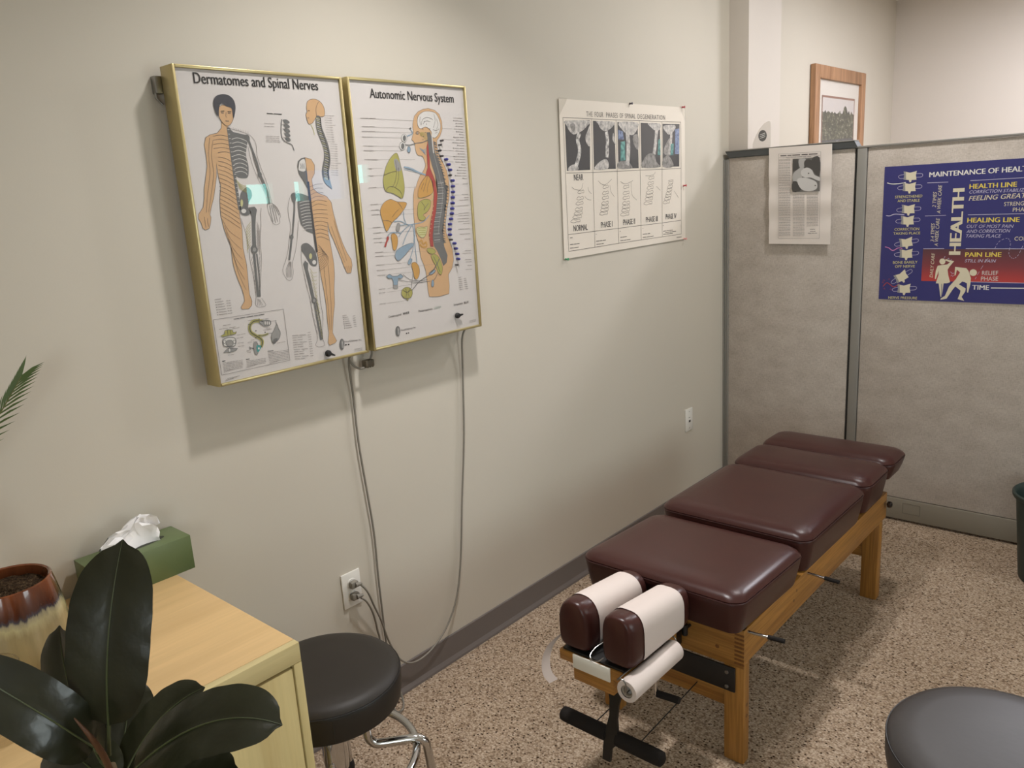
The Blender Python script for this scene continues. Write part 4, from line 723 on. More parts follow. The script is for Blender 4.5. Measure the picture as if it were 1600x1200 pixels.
q.text('STRENGTHENING', (1408, 628), (1840, 610), 0.0155, CREAM, 2); q.text('PHASE', (1492, 682), (1660, 676), 0.0155, CREAM, 2)
q.text('HEALING LINE', (1055, 786), (1555, 780), 0.0190, YEL, 2, 0.030)
for t_, a, b in (('OUT OF MOST PAIN', (1048, 838), (1500, 836)), ('AND CORRECTION', (1046, 886), (1468, 880)), ('TAKING PLACE', (1042, 930), (1380, 930))): q.text(t_, a, b, 0.0130, LAV, 2, 0, 0.25)
q.text('CORRECTIVE PHASE', (1508, 960), (2040, 950), 0.0155, CREAM, 2)
q.text('PAIN LINE', (1035, 1115), (1380, 1115), 0.0180, YEL, 2, 0.030); q.text('STILL IN PAIN', (1030, 1168), (1330, 1170), 0.0125, LAV, 2, 0, 0.25); q.text('RELIEF', *dn([(1196, 490), (1350, 490)]), 0.0165, PALE, 2); q.text('PHASE', *dn([(1186, 545), (1350, 545)]), 0.0165, PALE, 2)
q.text('TIME', *dn([(1102, 630), (1262, 634)]), 0.0190, WHITEI, 2, 0.025); q.line(dn([(1282, 615), (1600, 618), (1900, 622)]), WHITEI, 0.0035, 2)
q.text('HEALTH', (988, 1088), (1030, 462), 0.0430, CREAM, 3, 0.065)
q.text('2 TIMES', (752, 640), (762, 490), 0.0135, CREAM, 2, 0, 0.25); q.text('A WEEK CARE', (796, 700), (812, 422), 0.0135, CREAM, 2, 0, 0.25); q.text('3-4 TIMES', (735, 970), (742, 792), 0.0135, CREAM, 2, 0, 0.25); q.text('A WEEK CARE', (772, 1015), (790, 742), 0.0135, CREAM, 2, 0, 0.25); q.text('DAILY CARE', *dn([(722, 515), (744, 280)]), 0.0125, CREAM, 2, 0, 0.25)
for a, b in (((670, 405), (872, 397)), ((648, 723), (850, 716)), ((632, 1038), (832, 1037)), ((1085, 383), (1900, 338)), ((1062, 712), (1900, 694)), ((1040, 1037), (1900, 1040)), (dn([(1010, 555)])[0], dn([(1900, 575)])[0])): q.line([a, b], LAV, 0.002, 2)
def dashes(P): 
    P = smooth_path([Vector((x, y, 0)) for x, y in P], 12); L = 0
    for i in range(0, len(P)-3, 5): q.line([(v.x, v.y) for v in P[i:i+4]], LAV, 0.0013, 2)
dashes([(1130, 1330), (1200, 1210), (1310, 1050), (1360, 970), (1440, 938), (1470, 985), (1455, 1085), (1490, 1130), (1540, 1105), (1590, 1010), (1650, 900)])
def spine(cx, cy, ang, cap=True):
    R = Matrix.Rotation(ang, 2); T = lambda pts: [(cx+(R @ Vector(p)).x, cy+(R @ Vector(p)).y) for p in pts]
    q.line(T([(-30, -14), (-95, -4), (-112, 12), (-100, 26), (-85, 28), (-30, 24)]), LAV, 0.0016, 2, 3); q.line(T([(30, -16), (108, -20), (122, -4), (108, 12), (60, 16), (30, 16)]), LAV, 0.0016, 2, 3)
    q.poly(T([(-62, -42), (0, -28), (66, -46), (56, -6), (62, 40), (16, 42), (8, 64), (-6, 64), (-12, 42), (-64, 38), (-56, 0)]), CREAM, 3); q.poly(T([(-62, -42), (-40, -36), (-38, 38), (-64, 38), (-56, 0)]), MIDGREY, 4)
for cx, cy, dx, off in ((505, 335, -8, 0), (487, 655, -8, 0), (465, 975, 0, 0.12)): spine(cx, cy, -off); spine(cx+dx, cy+108, 0)
spine(418, 505+800, -0.48); spine(445, 620+800, 0.0)
for P, m_ in (([(285, 405), (330, 415), (400, 412), (465, 400)], WHITEI), ([(275, 718), (310, 722), (360, 705), (450, 712)], LAV), ([(265, 1020), (300, 1030), (340, 1055), (390, 1030), (430, 1035)], PINK), (dn([(245, 600), (280, 565), (310, 580), (350, 605), (400, 575)]), REDI)): q.line(P, m_, 0.0034, 2, 4)
for p in ((245, 545), (295, 535), (235, 565), (250, 625), (310, 632), (1295, 0)): 
    if p[0] < 1000: q.line(dn([p, (p[0]+10, p[1]-12), (p[0]+14, p[1]+4)]), REDI, 0.0014, 2)
for t_, a, b in (('STRENGTHENED', (360, 554), (622, 542)), ('AND STABLE', (384, 590), (596, 584)), ('CORRECTION', (355, 864), (592, 858)), ('TAKING PLACE', (344, 904), (602, 898)), ('BONE BARELY', (340, 1182), (576, 1178)), ('OFF NERVE', (360, 1220), (550, 1218)), ('NERVE PRESSURE', dn([(296, 718)])[0], dn([(572, 724)])[0])): q.text(t_, a, b, 0.0108, CAPY, 2, 0.008)
# the two pictogram people
F = CREAM
q.disc(dn([(816, 360)])[0], 29, 29, F, 3, None, 24)
q.poly(dn([(770, 400), (840, 392), (862, 388), (890, 368), (840, 350), (848, 338), (928, 358), (884, 410), (866, 440), (872, 490), (890, 560), (858, 570), (828, 570), (812, 680), (800, 706), (795, 690), (780, 572), (752, 570), (778, 490), (780, 450), (752, 530), (742, 526), (752, 450)]), F, 3)
q.line(dn([(810, 575), (808, 690)]), BLUE, 0.002, 5)
q.disc(dn([(1112, 467)])[0], 36, 32, F, 3, None, 24)
q.poly(dn([(938, 412), (1045, 424), (1066, 450), (1090, 520), (1084, 580), (1062, 662), (1052, 655), (1052, 570), (1010, 550), (975, 580), (1040, 620), (1035, 650), (1000, 700), (1026, 740), (985, 728), (962, 722), (985, 665), (990, 640), (940, 600), (915, 630), (855, 718), (796, 728), (800, 716), (840, 690), (880, 600), (945, 530), (985, 465), (955, 440), (944, 490), (932, 498)]), F, 3)
for P in ([(890, 460), (910, 470), (905, 478), (930, 472)], [(895, 500), (905, 490), (915, 505), (925, 490)], [(830, 330), (840, 310), (845, 320)], [(862, 340), (878, 326), (880, 342)], [(890, 350), (905, 342)]): q.line(dn(P), LAV, 0.0016, 2)
q.build('printed_health_chart', bp)

# ------------------------------------------------------------------ article taped over the partition cap
YA = 3.754
ar = thing('flyer', 'white printed article with small photo taped on the grey partition', 'flyer', (0.38, YA, 1.29))
a, b, c, d = on_y(1201, 231.5, YA), on_y(1300, 224.5, YA), on_y(1297, 382, YA), on_y(1201, 381, YA)
bmw = MB(); N = 24; rows = []
for i in range(N+1):
    t = i/N; L = a.lerp(d, t); R_ = b.lerp(c, t); w = 0.0035*math.sin(t*19)*math.sin(t*PI)
    rows.append([Vector((L.lerp(R_, s/6).x, YA+0.003+w, L.lerp(R_, s/6).z)) for s in range(7)])
V = [[bmw.bm.verts.new(p) for p in r] for r in rows]
ARP = mat('article_paper', (232, 222, 214), 0.4, coat=0.2)
for r0, r1 in zip(V, V[1:]):
    for s in range(6): bmw.face([r0[s], r0[s+1], r1[s+1], r1[s]], ARP, True)
bmw.build('sheet', ar, fix=False)
q = Print('y', YA-0.0015).crop(1110, 190, 0.175)
q.line([(608, 290), (986, 268), (972, 1042), (606, 1042)], LINE, 0.0011, 1, 0, True); q.line([(612, 322), (980, 302)], LINE, 0.0009, 1)
q.smalltext((625, 306), (970, 287), LINE, 0.0062, 2, 0.86, 5); q.smalltext((675, 322), (905, 310), FAINT, 0.0022, 2, 0.9, 6)
G = [mat('photo_grey_%s' % n, (v, v-3, v-6), 0.5) for n, v in (('dark', 78), ('mid', 112), ('light', 178), ('pale', 206))]
q.poly([(735, 335), (978, 320), (976, 622), (733, 628)], G[1], 2)
q.poly([(735, 335), (780, 332), (790, 420), (735, 450)], G[0], 3); q.poly([(910, 325), (976, 320), (976, 480), (930, 460), (905, 400)], G[0], 3, 3); q.poly([(790, 340), (850, 332), (840, 400), (800, 410)], G[2], 3, 3)
q.poly([(838, 360), (870, 336), (908, 352), (915, 420), (880, 450), (845, 420)], G[0], 4, 4); q.poly([(738, 470), (790, 420), (830, 405), (840, 450), (800, 520), (745, 540)], G[2], 4, 4); q.poly([(812, 440), (860, 410), (905, 430), (930, 475), (978, 500), (972, 530), (900, 500), (850, 500), (815, 480)], G[3], 5, 4); q.poly([(775, 520), (830, 500), (900, 515), (950, 545), (948, 600), (880, 622), (810, 600)], G[3], 6, 4); q.poly([(735, 540), (780, 540), (810, 610), (735, 626)], G[0], 5, 3); q.disc((878, 462), 7, 5, G[0], 7); q.disc((938, 570), 8, 6, G[1], 8)
for k in range(31):
    y = 345+k*22.2
    if y < 1020: q.smalltext((612, y), (716, y-3), FAINT, 0.0024, 2, 0.9, 5); q.smalltext((612, y+9), (718, y+6), FAINT, 0.0020, 2, 0.9, 5)
    if 640 < y < 1020:
        q.smalltext((736, y), (842, y-3), FAINT, 0.0024, 2, 0.9, 5); q.smalltext((736, y+10), (842, y+7), FAINT, 0.0020, 2, 0.9, 5)
        if y < 930: q.smalltext((860, y), (964, y-3), FAINT, 0.0024, 2, 0.9, 5); q.smalltext((860, y+10), (966, y+7), FAINT, 0.0020, 2, 0.9, 5)
for y, a0, b0 in ((962, 890, 935), (980, 890, 940), (996, 870, 955)): q.smalltext((a0, y), (b0, y-1), LINE, 0.0024, 2, 0.9, 3)
q.build('printed_article', ar)
# ------------------------------------------------------------------ treatment table
XL, XR_ = 0.575, 1.045; YF, YR = 1.825, 3.04
tb = thing('treatment_table', 'long maroon vinyl treatment table on honey coloured wooden frame', 'treatment table', (0.81, 2.43, 0))
def part(mb, name, parent=None): return mb.build(name, parent or tb)
for x0, x1 in ((XL, XL+0.027), (XR_-0.027, XR_)): part(MB().box((x0, YF+0.002, 0.315), (x1, YR, 0.418), HONEY_Y, 0.002), 'side_rail')
fr = part(MB().box((XL+0.027, YF, 0.302), (XR_-0.0005, YF+0.027, 0.418), HONEY_X, 0.002), 'end_rail')
part(MB().box((XL+0.027, YR-0.027, 0.315), (XR_-0.028, YR, 0.418), HONEY_X, 0.002), 'end_rail')
fj = MB()
for k in range(8):
    z = 0.312+k*0.0125
    fj.box((XR_-0.028, YF-0.0006, z), (XR_-0.0003, YF+0.001, z+0.0062), ENDGRAIN)
fj.build('finger_joint', fr)
sc = MB(); sc.lathe([(0.0005, 0.0), (0.006, 0.0)], (0.966, YF-0.0006, 0.347), ENDGRAIN, 'y', 14, False); sc.build('screw_plug', fr)
for x0, x1 in ((XL, XL+0.06), (XR_-0.06, XR_)):
    for y0, y1 in ((YF+0.001, YF+0.036), (YR-0.078, YR-0.035)):
        lg = part(MB().box((x0, y0, 0), (x1, y1, 0.315), HONEY_Z, 0.004), 'leg')
        if x1 > 1 and y0 < 2:
            for dz in (0.185, 0.150): MB().lathe([(0.0005, 0.0006), (0.006, 0.0006)], (x1, (y0+y1)/2, dz), ENDGRAIN, 'x', 14, False).build('screw_plug', lg)
for y in (YF+0.008, YR-0.07): part(MB().box((XL+0.058, y, 0.165), (XR_-0.058, y+0.024, 0.245), HONEY_X, 0.002), 'cross_rail')
sr = MB()
for y in (2.16, 2.18): sr.lathe([(0.0005, 0.0006), (0.005, 0.0006)], (XR_, y, 0.36 if y < 2.17 else 0.385), ENDGRAIN, 'x', 14, False)
part(sr, 'screw_plug')
# black steel plate across the front legs with its bolts
pl = part(MB().box((XL+0.02, YF-0.007, 0.224), (1.022, YF-0.0005, 0.300), BLACKM, 0.003), 'front_plate')
for x in (0.998, XL+0.045):
    for z in (0.282, 0.238): MB().lathe([(0.0006, -0.0035), (0.005, -0.003), (0.006, 0)], (x, YF-0.007, z), STEEL, 'y', 16, False).build('bolt', pl)
# cushions: profile = (inset, height fraction)
def cushion(y0, y1, z0, zs, zt, tilt=0.0, x0=0.552, x1=1.068):
    def ring(d, z, r): 
        P = rrect(x0+d, x1-d, y0+d, y1-d, r, z, 7)
        for p in P: p.z += tilt*(p.y-(y0+y1)/2)
        return P
    h = zt-zs; hb = zs-z0
    prof = [(0.060, z0, 0.02), (0.020, z0+0.001, 0.03), (0.016, z0+0.010, 0.034), (0.009, z0+hb*0.45, 0.04), (0.002, z0+hb*0.85, 0.045), (0.0015, zs-0.004, 0.045), (0.003, zs, 0.045), (0.001, zs+0.005, 0.046), (0.006, zs+h*0.42, 0.046), (0.016, zs+h*0.68, 0.046), (0.032, zs+h*0.86, 0.044), (0.055, zs+h*0.955, 0.038), (0.085, zs+h, 0.03)]
    m = MB(); lim = (y1-y0)/2-0.004
    rs = [ring(min(d, lim-0.002*(13-i)) if d > lim-0.03 else d, z, min(r, lim-d-0.002) if d < lim else 0.002) for i, (d, z, r) in enumerate(prof)]
    m.rings(rs, MAROON); c = part(m, 'cushion')
    MB().tube([p for p in ring(0.0012, zs, 0.046)], 0.0017, MAROON_DK, 6, True).build('piping', c)
    return c
cushion(1.752, 2.188, 0.423, 0.518, 0.548, -0.045)
cushion(2.208, 2.734, 0.420, 0.525, 0.558, -0.010)
cushion(2.742, 2.994, 0.424, 0.528, 0.560)
cushion(3.000, 3.205, 0.468, 0.530, 0.560)
part(MB().box((0.66, 2.9, 0.41), (0.70, 3.15, 0.47), BLACKM, 0.002), 'foot_bracket'); part(MB().box((0.92, 2.9, 0.41), (0.96, 3.15, 0.47), BLACKM, 0.002), 'foot_bracket')
# drop levers through the rails
def lever(y, yend):
    l = MB().tube([(0.525, y, 0.408), (1.06, y, 0.408), (1.104, y+(yend-y)*0.6, 0.406)], 0.0042, CHROME, 12); o = part(l, 'drop_lever')
    MB().tube([(1.098, y+(yend-y)*0.5, 0.4065), (1.142, yend, 0.405)], 0.0062, FOAM, 12).build('lever_grip', o)
lever(1.848, 1.862); lever(2.262, 2.262)
kb = MB(); kb.tube([(1.03, 3.02, 0.377), (1.055, 3.02, 0.377)], 0.003, CHROME, 10); kb.lathe([(0.006, 0), (0.012, 0.004), (0.013, 0.012), (0.009, 0.018), (0.0005, 0.02)], (1.052, 3.02, 0.377), mat('dark_knob', (40, 32, 30), 0.15), 'x', 18); part(kb, 'tension_knob')
# head piece: arms, board, guide, pads
for x in (0.765, 0.845): part(MB().box((x-0.012, 1.52, 0.318), (x+0.012, YF-0.002, 0.402), BLACKM, 0.003), 'head_bracket')
part(MB().box((0.705, 1.452, 0.404), (0.912, 1.70, 0.434), HONEY_X, 0.004), 'head_board')
part(MB().box((0.742, 1.462, 0.352), (0.868, 1.60, 0.403), HONEY_X, 0.003), 'head_block')
part(MB().box((0.752, 1.447, 0.398), (0.868, 1.452, 0.437), mat('guide_plastic', (222, 218, 208), 0.3), 0.002), 'paper_guide')
part(MB().box((0.716, 1.456, 0.4345), (0.905, 1.69, 0.441), BLACKM, 0.001), 'pad_plate')
def pad_rings(cx, hw, y0, y1, zb, zt0, zt1, grow=0.0, ends=True, n=32, top=2.6):
    rs = []; L = y1-y0; N = 16
    for i in range(N+1):
        t = i/N
        if ends: t = 0.5-0.5*math.cos(PI*t)
        y = y0+L*t; e = min(t, 1-t)*L
        k = 1.0 if not ends else math.sqrt(max(0.0, 1-(max(0, 0.03-e)/0.03)**2))*0.24+0.76
        zt = zt0+(zt1-zt0)*t; zc = (zb+zt)/2; hh = (zt-zb)/2; ring = []
        for j in range(n):
            a = 2*PI*j/n; ca, sa = math.cos(a), math.sin(a); ex = top if sa > 0 else 4.5
            x = math.copysign(abs(ca)**(2/ex), ca); z = math.copysign(abs(sa)**(2/ex), sa)
            ring.append(Vector((cx+x*(hw+grow)*k, y, zc+z*(hh+grow)*(k if sa < 0 or not ends else (0.5+0.5*k)))))
        rs.append(ring)
    return rs
PADS = ((0.752, 0.0500, 2.4), (0.886, 0.0475, 3.0))
for cx, hw, tp in PADS:
    c = part(MB().rings(pad_rings(cx, hw, 1.452, 1.742, 0.442, 0.585, 0.552, top=tp), MAROON), 'head_pad')
# T handle
hd = MB(); yz = lambda z: 1.520-(0.345-z)*0.22
hd.prism([(x, yz(z)-0.004, z) for x, z in ((0.812, 0.335), (0.822, 0.352), (0.845, 0.356), (0.858, 0.345), (0.858, 0.325), (0.850, 0.29), (0.850, 0.255), (0.856, 0.225), (0.852, 0.185), (0.842, 0.175), (0.842, 0.140), (0.818, 0.140), (0.816, 0.19), (0.820, 0.225), (0.826, 0.26), (0.822, 0.30))], (0, 0.008, 0), BLACKM)
hd.tube([(0.70, 1.497, 0.200), (0.96, 1.497, 0.200)], 0.006, BLACKM, 10); hd.tube([(0.835, 1.505, 0.338), (0.835, 1.56, 0.338)], 0.015, BLACKM, 14)
ho = part(hd, 'lift_lever')
for x0, x1 in ((0.668, 0.822), (0.846, 0.988)):
    MB().lathe([(0.0005, 0), (0.012, 0.0), (0.0190, 0.005), (0.0203, 0.02), (0.0203, x1-x0-0.02), (0.0190, x1-x0-0.005), (0.012, x1-x0), (0.0005, x1-x0)], (x0, 1.497, 0.200), FOAM, 'x', 24).build('foam_grip', ho)
for x in (0.765, 0.905): part(MB().tube([(x, 1.50, 0.198), (x, 1.66, 0.205), (x, 1.822, 0.212)], 0.0016, BLACKM, 8), 'cable_rod')
# release handle with chrome stem, wire loop, thumb knob
rh = MB().tube([(0.905, 1.60, 0.402), (0.905, 1.60, 0.296)], 0.0065, CHROME, 12); ro = part(rh, 'release_handle')
MB().tube([(0.910, 1.60, 0.300), (0.972, 1.605, 0.302)], 0.0095, FOAM, 14).build('handle_grip', ro)
part(MB().tube(smooth_path([(0.842, 1.62, 0.470), (0.812, 1.50, 0.464), (0.803, 1.462, 0.452), (0.812, 1.447, 0.444), (0.832, 1.446, 0.446), (0.842, 1.46, 0.452)], 6), 0.0020, STEEL, 8), 'wire_loop')
tk = MB(); tk.tube([(0.882, YF, 0.384), (0.882, 1.795, 0.384)], 0.004, BLACKP, 10); tk.tube([(0.882, 1.795, 0.368), (0.882, 1.795, 0.400)], 0.0085, BLACKP, 12); part(tk, 'thumb_knob')

# paper: strips over the pads, roll slung below the right pad
def paper_wrap(cx, hw, y0, y1, a0, a1, top):
    rs = []; n = 22
    for i in range(9):
        y = y0+(y1-y0)*i/8; t = (y-1.452)/0.29; zt = 0.585+(0.552-0.585)*t; zb = 0.442; zc = (zb+zt)/2; hh = (zt-zb)/2+0.0018; w = hw+0.0018; ring = []
        for j in range(n+1):
            a = math.radians(a0+(a1-a0)*j/n); ca, sa = math.cos(a), math.sin(a); ex = top if sa > 0 else 4.5
            ring.append(Vector((cx+math.copysign(abs(ca)**(2/ex), ca)*w, y, zc+math.copysign(abs(sa)**(2/ex), sa)*hh)))
        rs.append(ring)
    m = MB(); m.rings(rs, PAPER, False, False); return m
ps = thing('paper_strip', 'white paper strip over the left head pad of treatment table', 'paper', (0.752, 1.6, 0.44))
paper_wrap(*PADS[0][:2], 1.502, 1.705, -35, 205, PADS[0][2]).build('sheet', ps, fix=False)
tm = MB(); path = smooth_path([(0.701, 1.55, 0.47), (0.688, 1.50, 0.452), (0.672, 1.462, 0.43), (0.668, 1.44, 0.395), (0.676, 1.432, 0.36), (0.690, 1.44, 0.335)], 6)
tm.rings([[p+Vector((-0.004, -0.012, 0)), p+Vector((0.004, 0.014, 0.002))] for p in path], PAPER, False, False); tm.build('loose_end', ps, fix=False)
pr = thing('paper_roll', 'white paper roll slung below the right head pad of treatment table', 'paper roll', (0.934, 1.53, 0.415))
rc = (0.934, 1.422, 0.414); RL = 0.226
MB().lathe([(0.0165, 0.0), (0.0275, 0.0), (0.0285, 0.002), (0.0285, RL-0.002), (0.0275, RL), (0.0165, RL)], rc, PAPER, 'y', 36, False).build('roll', pr)
MB().lathe([(0.0120, RL-0.004), (0.0120, 0.004), (0.0168, 0.003), (0.0168, RL-0.003)], rc, CARDBOARD, 'y', 30, False).build('core', pr)
MB().lathe([(0.0005, 0.010), (0.010, 0.010), (0.0115, 0.02), (0.0115, RL-0.01), (0.0005, RL-0.01)], rc, MIDGREY, 'y', 24).build('spindle', pr)
paper_wrap(*PADS[1][:2], 1.505, 1.70, -35, 205, PADS[1][2]).build('sheet', pr, fix=False)
hk = MB()
for y in (rc[1]-0.006, rc[1]+RL+0.006):
    hk.tube(smooth_path([(0.912, y, 0.442), (0.924, y, 0.448), (0.935, y, 0.440), (0.936, y, 0.414)], 4)+[Vector((0.936, y+(0.02 if y < 1.5 else -0.02), 0.414))], 0.0018, STEEL, 8)
hk.tube([(0.912, rc[1]-0.006, 0.442), (0.912, rc[1]+RL+0.006, 0.442)], 0.0018, STEEL, 8)
part(hk, 'roll_hanger')
# ------------------------------------------------------------------ round stools
def stool(c, r, z, seatm, label, ring=True, start=50):
    t = thing('round_stool', label, 'stool', (c[0], c[1], 0), 'round black stools')
    prof = [(r*0.6, z-0.100), (r-0.016, z-0.100), (r-0.006, z-0.092), (r-0.001, z-0.065), (r, z-0.030), (r-0.002, z-0.0235), (r-0.0035, z-0.0225), (r-0.0035, z-0.0205), (r-0.003, z-0.0195), (r-0.010, z-0.010), (r-0.028, z-0.003), (r-0.06, z), (r*0.3, z+0.002), (0.001, z+0.002)]
    s = MB().lathe(prof, (c[0], c[1], 0), seatm, 'z', 64).build('seat', t)
    MB().tube([(c[0]+(r-0.0015)*math.cos(a*PI/36), c[1]+(r-0.0015)*math.sin(a*PI/36), z-0.0215) for a in range(72)], 0.0018, mat('black_piping', (28, 26, 25), 0.45), 6, True).build('piping', s)
    MB().tube([(c[0]+(r+0.0002)*math.cos(-0.55), c[1]+(r+0.0002)*math.sin(-0.55), z-0.03), (c[0]+(r)*math.cos(-0.55), c[1]+(r)*math.sin(-0.55), z-0.055), (c[0]+(r-0.006)*math.cos(-0.55), c[1]+(r-0.006)*math.sin(-0.55), z-0.090)], 0.0012, MATS['black_piping'], 6).build('seam', s)
    MB().lathe([(0.001, 0.20), (0.03, 0.20), (0.032, 0.23), (0.032, z-0.13), (0.05, z-0.115), (0.13, z-0.107), (0.13, z-0.1005), (0.001, z-0.1005)], (c[0], c[1], 0), CHROME, 'z', 32).build('column', t)
    for k in range(4):
        a = math.radians(start+90*k); d = Vector((math.cos(a), math.sin(a), 0)); C_ = Vector((c[0], c[1], 0)); P = []
        for q, zz in ((0.088, z-0.109), (0.086, 0.33), (0.084, 0.28), (0.095, 0.257), (0.115, 0.25), (0.19, 0.25), (0.212, 0.247), (0.228, 0.232), (0.233, 0.20), (0.240, 0.11), (0.248, 0.012)): P.append(C_+d*q+Vector((0, 0, zz)))
        l = MB().tube(smooth_path(P, 5), 0.0115, CHROME, 16).build('leg', t)
        MB().lathe([(0.001, 0), (0.015, 0), (0.016, 0.012), (0.013, 0.028), (0.0118, 0.03)], C_+d*0.248, BLACKP, 'z', 18).build('foot_cap', l)
    if ring:
        MB().tube([(c[0]+0.205*math.cos(a*PI/32), c[1]+0.205*math.sin(a*PI/32), 0.2275) for a in range(64)], 0.0105, CHROME, 14, True).build('foot_ring', t)
    return t
stool((0.340, 0.980), 0.185, 0.488, BLACKV, 'round black stool with chrome legs between pine cabinet and grey wall')
stool((1.690, 1.578), 0.206, 0.524, CRACKV, 'round black stool with creased seat on carpet right of table', start=20)

# ------------------------------------------------------------------ pine cabinet
cb = thing('cabinet', 'pale pine cabinet with flat doors against the grey wall', 'cabinet', (0.31, 0.2, 0))
CX0, CX1, CYA, CYB, CZ = 0.012, 0.613, -0.62, 0.758, 0.765
cp_ = lambda mb, n, p=None: mb.build(n, p or cb)
cp_(MB().box((CX0, CYA, CZ-0.042), (CX1-0.018, CYB, CZ), PINE_Y, 0.0015), 'top_board')
cp_(MB().box((CX1-0.0178, CYA, CZ-0.042), (CX1, CYB, CZ-0.0003), PINE_E, 0.001), 'front_rail')
for y0, y1 in ((CYB-0.018, CYB), (0.06, 0.078), (CYA, CYA+0.018)): cp_(MB().box((CX0, y0, 0.0), (CX1, y1, CZ-0.0425), PINE_Z, 0.001), 'side_panel')
cp_(MB().box((CX0, CYA+0.018, 0.0), (CX0+0.012, CYB-0.018, CZ-0.043), PINE_Z), 'back_panel')
cp_(MB().box((CX0+0.012, CYA+0.018, 0.05), (CX1-0.02, CYB-0.018, 0.068), PINE_Y), 'bottom_board')
for y0, y1, ky in ((0.0815, CYB-0.0215, 0.12), (CYA+0.0215, 0.0565, 0.02)):
    d = cp_(MB().box((CX1-0.020, y0, 0.07), (CX1-0.001, y1, CZ-0.0485), PINE_Z, 0.001), 'door')
    MB().lathe([(0.006, 0), (0.006, 0.012), (0.014, 0.02), (0.013, 0.028), (0.0005, 0.03)], (CX1-0.001, ky, 0.45), PINE_Z, 'x', 18).build('knob', d)

# ------------------------------------------------------------------ tissue box
tx = thing('tissue_box', 'green cardboard tissue box with a tissue pulled up on pine cabinet', 'tissue box', (0.06, 0.69, CZ))
GREENB = mat('green_card', (92, 106, 66), 0.4); t = NT(GREENB); t.color(t.ramp(t.noise(t.coords((5, 5, 5)), 1.0, 3).outputs['Fac'], [(0.3, (84, 98, 58)), (0.7, (104, 118, 78))]))
MB().box((0.014, 0.575, CZ), (0.112, 0.804, CZ+0.085), GREENB, 0.0012).build('box', tx)
sl = MB(); sl.poly([(0.063+0.020*math.cos(a*PI/14), 0.688+0.075*math.sin(a*PI/14), CZ+0.0854) for a in range(28)], mat('slot_dark', (52, 54, 44), 0.7)); sl.build('slot', tx, fix=False)
tm = MB(); rows = []
TISS = mat('tissue', (236, 232, 230), 0.85, spec=0.1); random.seed(3)
prof = [(0.0, 0.625, 0.022), (0.08, 0.635, 0.034), (0.18, 0.648, 0.046), (0.3, 0.662, 0.047), (0.42, 0.676, 0.050), (0.54, 0.690, 0.062), (0.66, 0.703, 0.072), (0.76, 0.716, 0.075), (0.86, 0.730, 0.066), (0.94, 0.741, 0.052), (1.0, 0.747, 0.034)]
for u, y, h in prof:
    row = []
    for j in range(15):
        v = j/14; s = (v-0.5)*2; prof_h = h*(1-abs(s)**1.7)
        fold = 0.006*math.sin(u*21+j*1.9)+0.004*math.sin(u*9-j*1.1)
        row.append(Vector((0.063+s*(0.019+0.012*math.sin(u*5+1))+fold*(1-s*s)*1.4, y+0.010*math.sin(j*1.3+u*6)*(1-s*s), CZ+0.084+max(0.0, prof_h+fold*0.9*(1-s*s)))))
    rows.append(row)
tm.rings(rows, TISS, False, False); tm.build('tissue', tx, angle=35, fix=False)

# ------------------------------------------------------------------ glazed pot with a palm
pp = thing('potted_palm', 'brown and cream drip glazed pot of feathery palm on pine cabinet', 'potted plant', (0.2, 0.394, CZ))
pc = (0.2, 0.394, 0)
GLAZE = mat('drip_glaze', (120, 66, 36), 0.14, coat=0.5); t = NT(GLAZE); c_ = t.n('ShaderNodeTexCoord'); s_ = t.n('ShaderNodeSeparateXYZ'); t.l(c_.outputs['Object'], s_.inputs[0])
nz = t.noise(t.coords((75, 75, 5)), 1.0, 3, 0.65); ma = t.n('ShaderNodeMath', operation='MULTIPLY_ADD'); ma.inputs[1].default_value = 0.035; t.l(nz.outputs['Fac'], ma.inputs[0]); t.l(s_.outputs[2], ma.inputs[2])
mr = t.n('ShaderNodeMapRange'); mr.inputs['From Min'].default_value = 0.78; mr.inputs['From Max'].default_value = 0.95; t.l(ma.outputs[0], mr.inputs[0])
gl = t.ramp(mr.outputs[0], [(0.0, (150, 134, 96)), (0.50, (166, 150, 110)), (0.60, (196, 184, 140)), (0.66, (170, 160, 130)), (0.69, (70, 66, 76)), (0.73, (78, 40, 26)), (1.0, (128, 70, 38))])
st = t.ramp(t.noise(t.coords((30, 30, 5)), 1.0, 4).outputs['Fac'], [(0.3, (200, 200, 200)), (0.7, (255, 255, 255))]); t.color(t.mix(1.0, gl, st, 'MULTIPLY'))
ZR = 0.930
MB().lathe([(0.001, CZ), (0.082, CZ), (0.089, CZ+0.006), (0.0935, CZ+0.025), (0.0945, CZ+0.05), (0.0915, CZ+0.09), (0.087, CZ+0.12), (0.082, CZ+0.148), (0.0788, ZR-0.002), (0.076, ZR), (0.0725, ZR-0.002), (0.072, ZR-0.02), (0.073, ZR-0.04), (0.001, ZR-0.04)], pc, GLAZE, 'z', 56).build('pot', pp)
SOIL = mat('soil', (62, 48, 36), 0.95, spec=0.1); t = NT(SOIL); n_ = t.noise(t.coords((160, 160, 160)), 1.0, 3, 0.7); t.color(t.ramp(n_.outputs['Fac'], [(0.35, (38, 30, 24)), (0.6, (84, 66, 48)), (0.75, (140, 120, 92))])); t.bump(n_.outputs['Fac'], 1.0, 0.008)
sm_ = MB(); rr_ = []
for i in range(9): rr_.append([Vector((pc[0]+max(0.001, 0.073*i/8)*math.cos(a*PI/16), pc[1]+max(0.001, 0.073*i/8)*math.sin(a*PI/16), ZR-0.022+random.uniform(-0.003, 0.004))) for a in range(32)])
sm_.rings(rr_, SOIL, False); sm_.build('soil', pp, fix=False)
PALM = mat('palm_green', (84, 104, 52), 0.5); STEMG = mat('palm_stem', (104, 110, 62), 0.5)
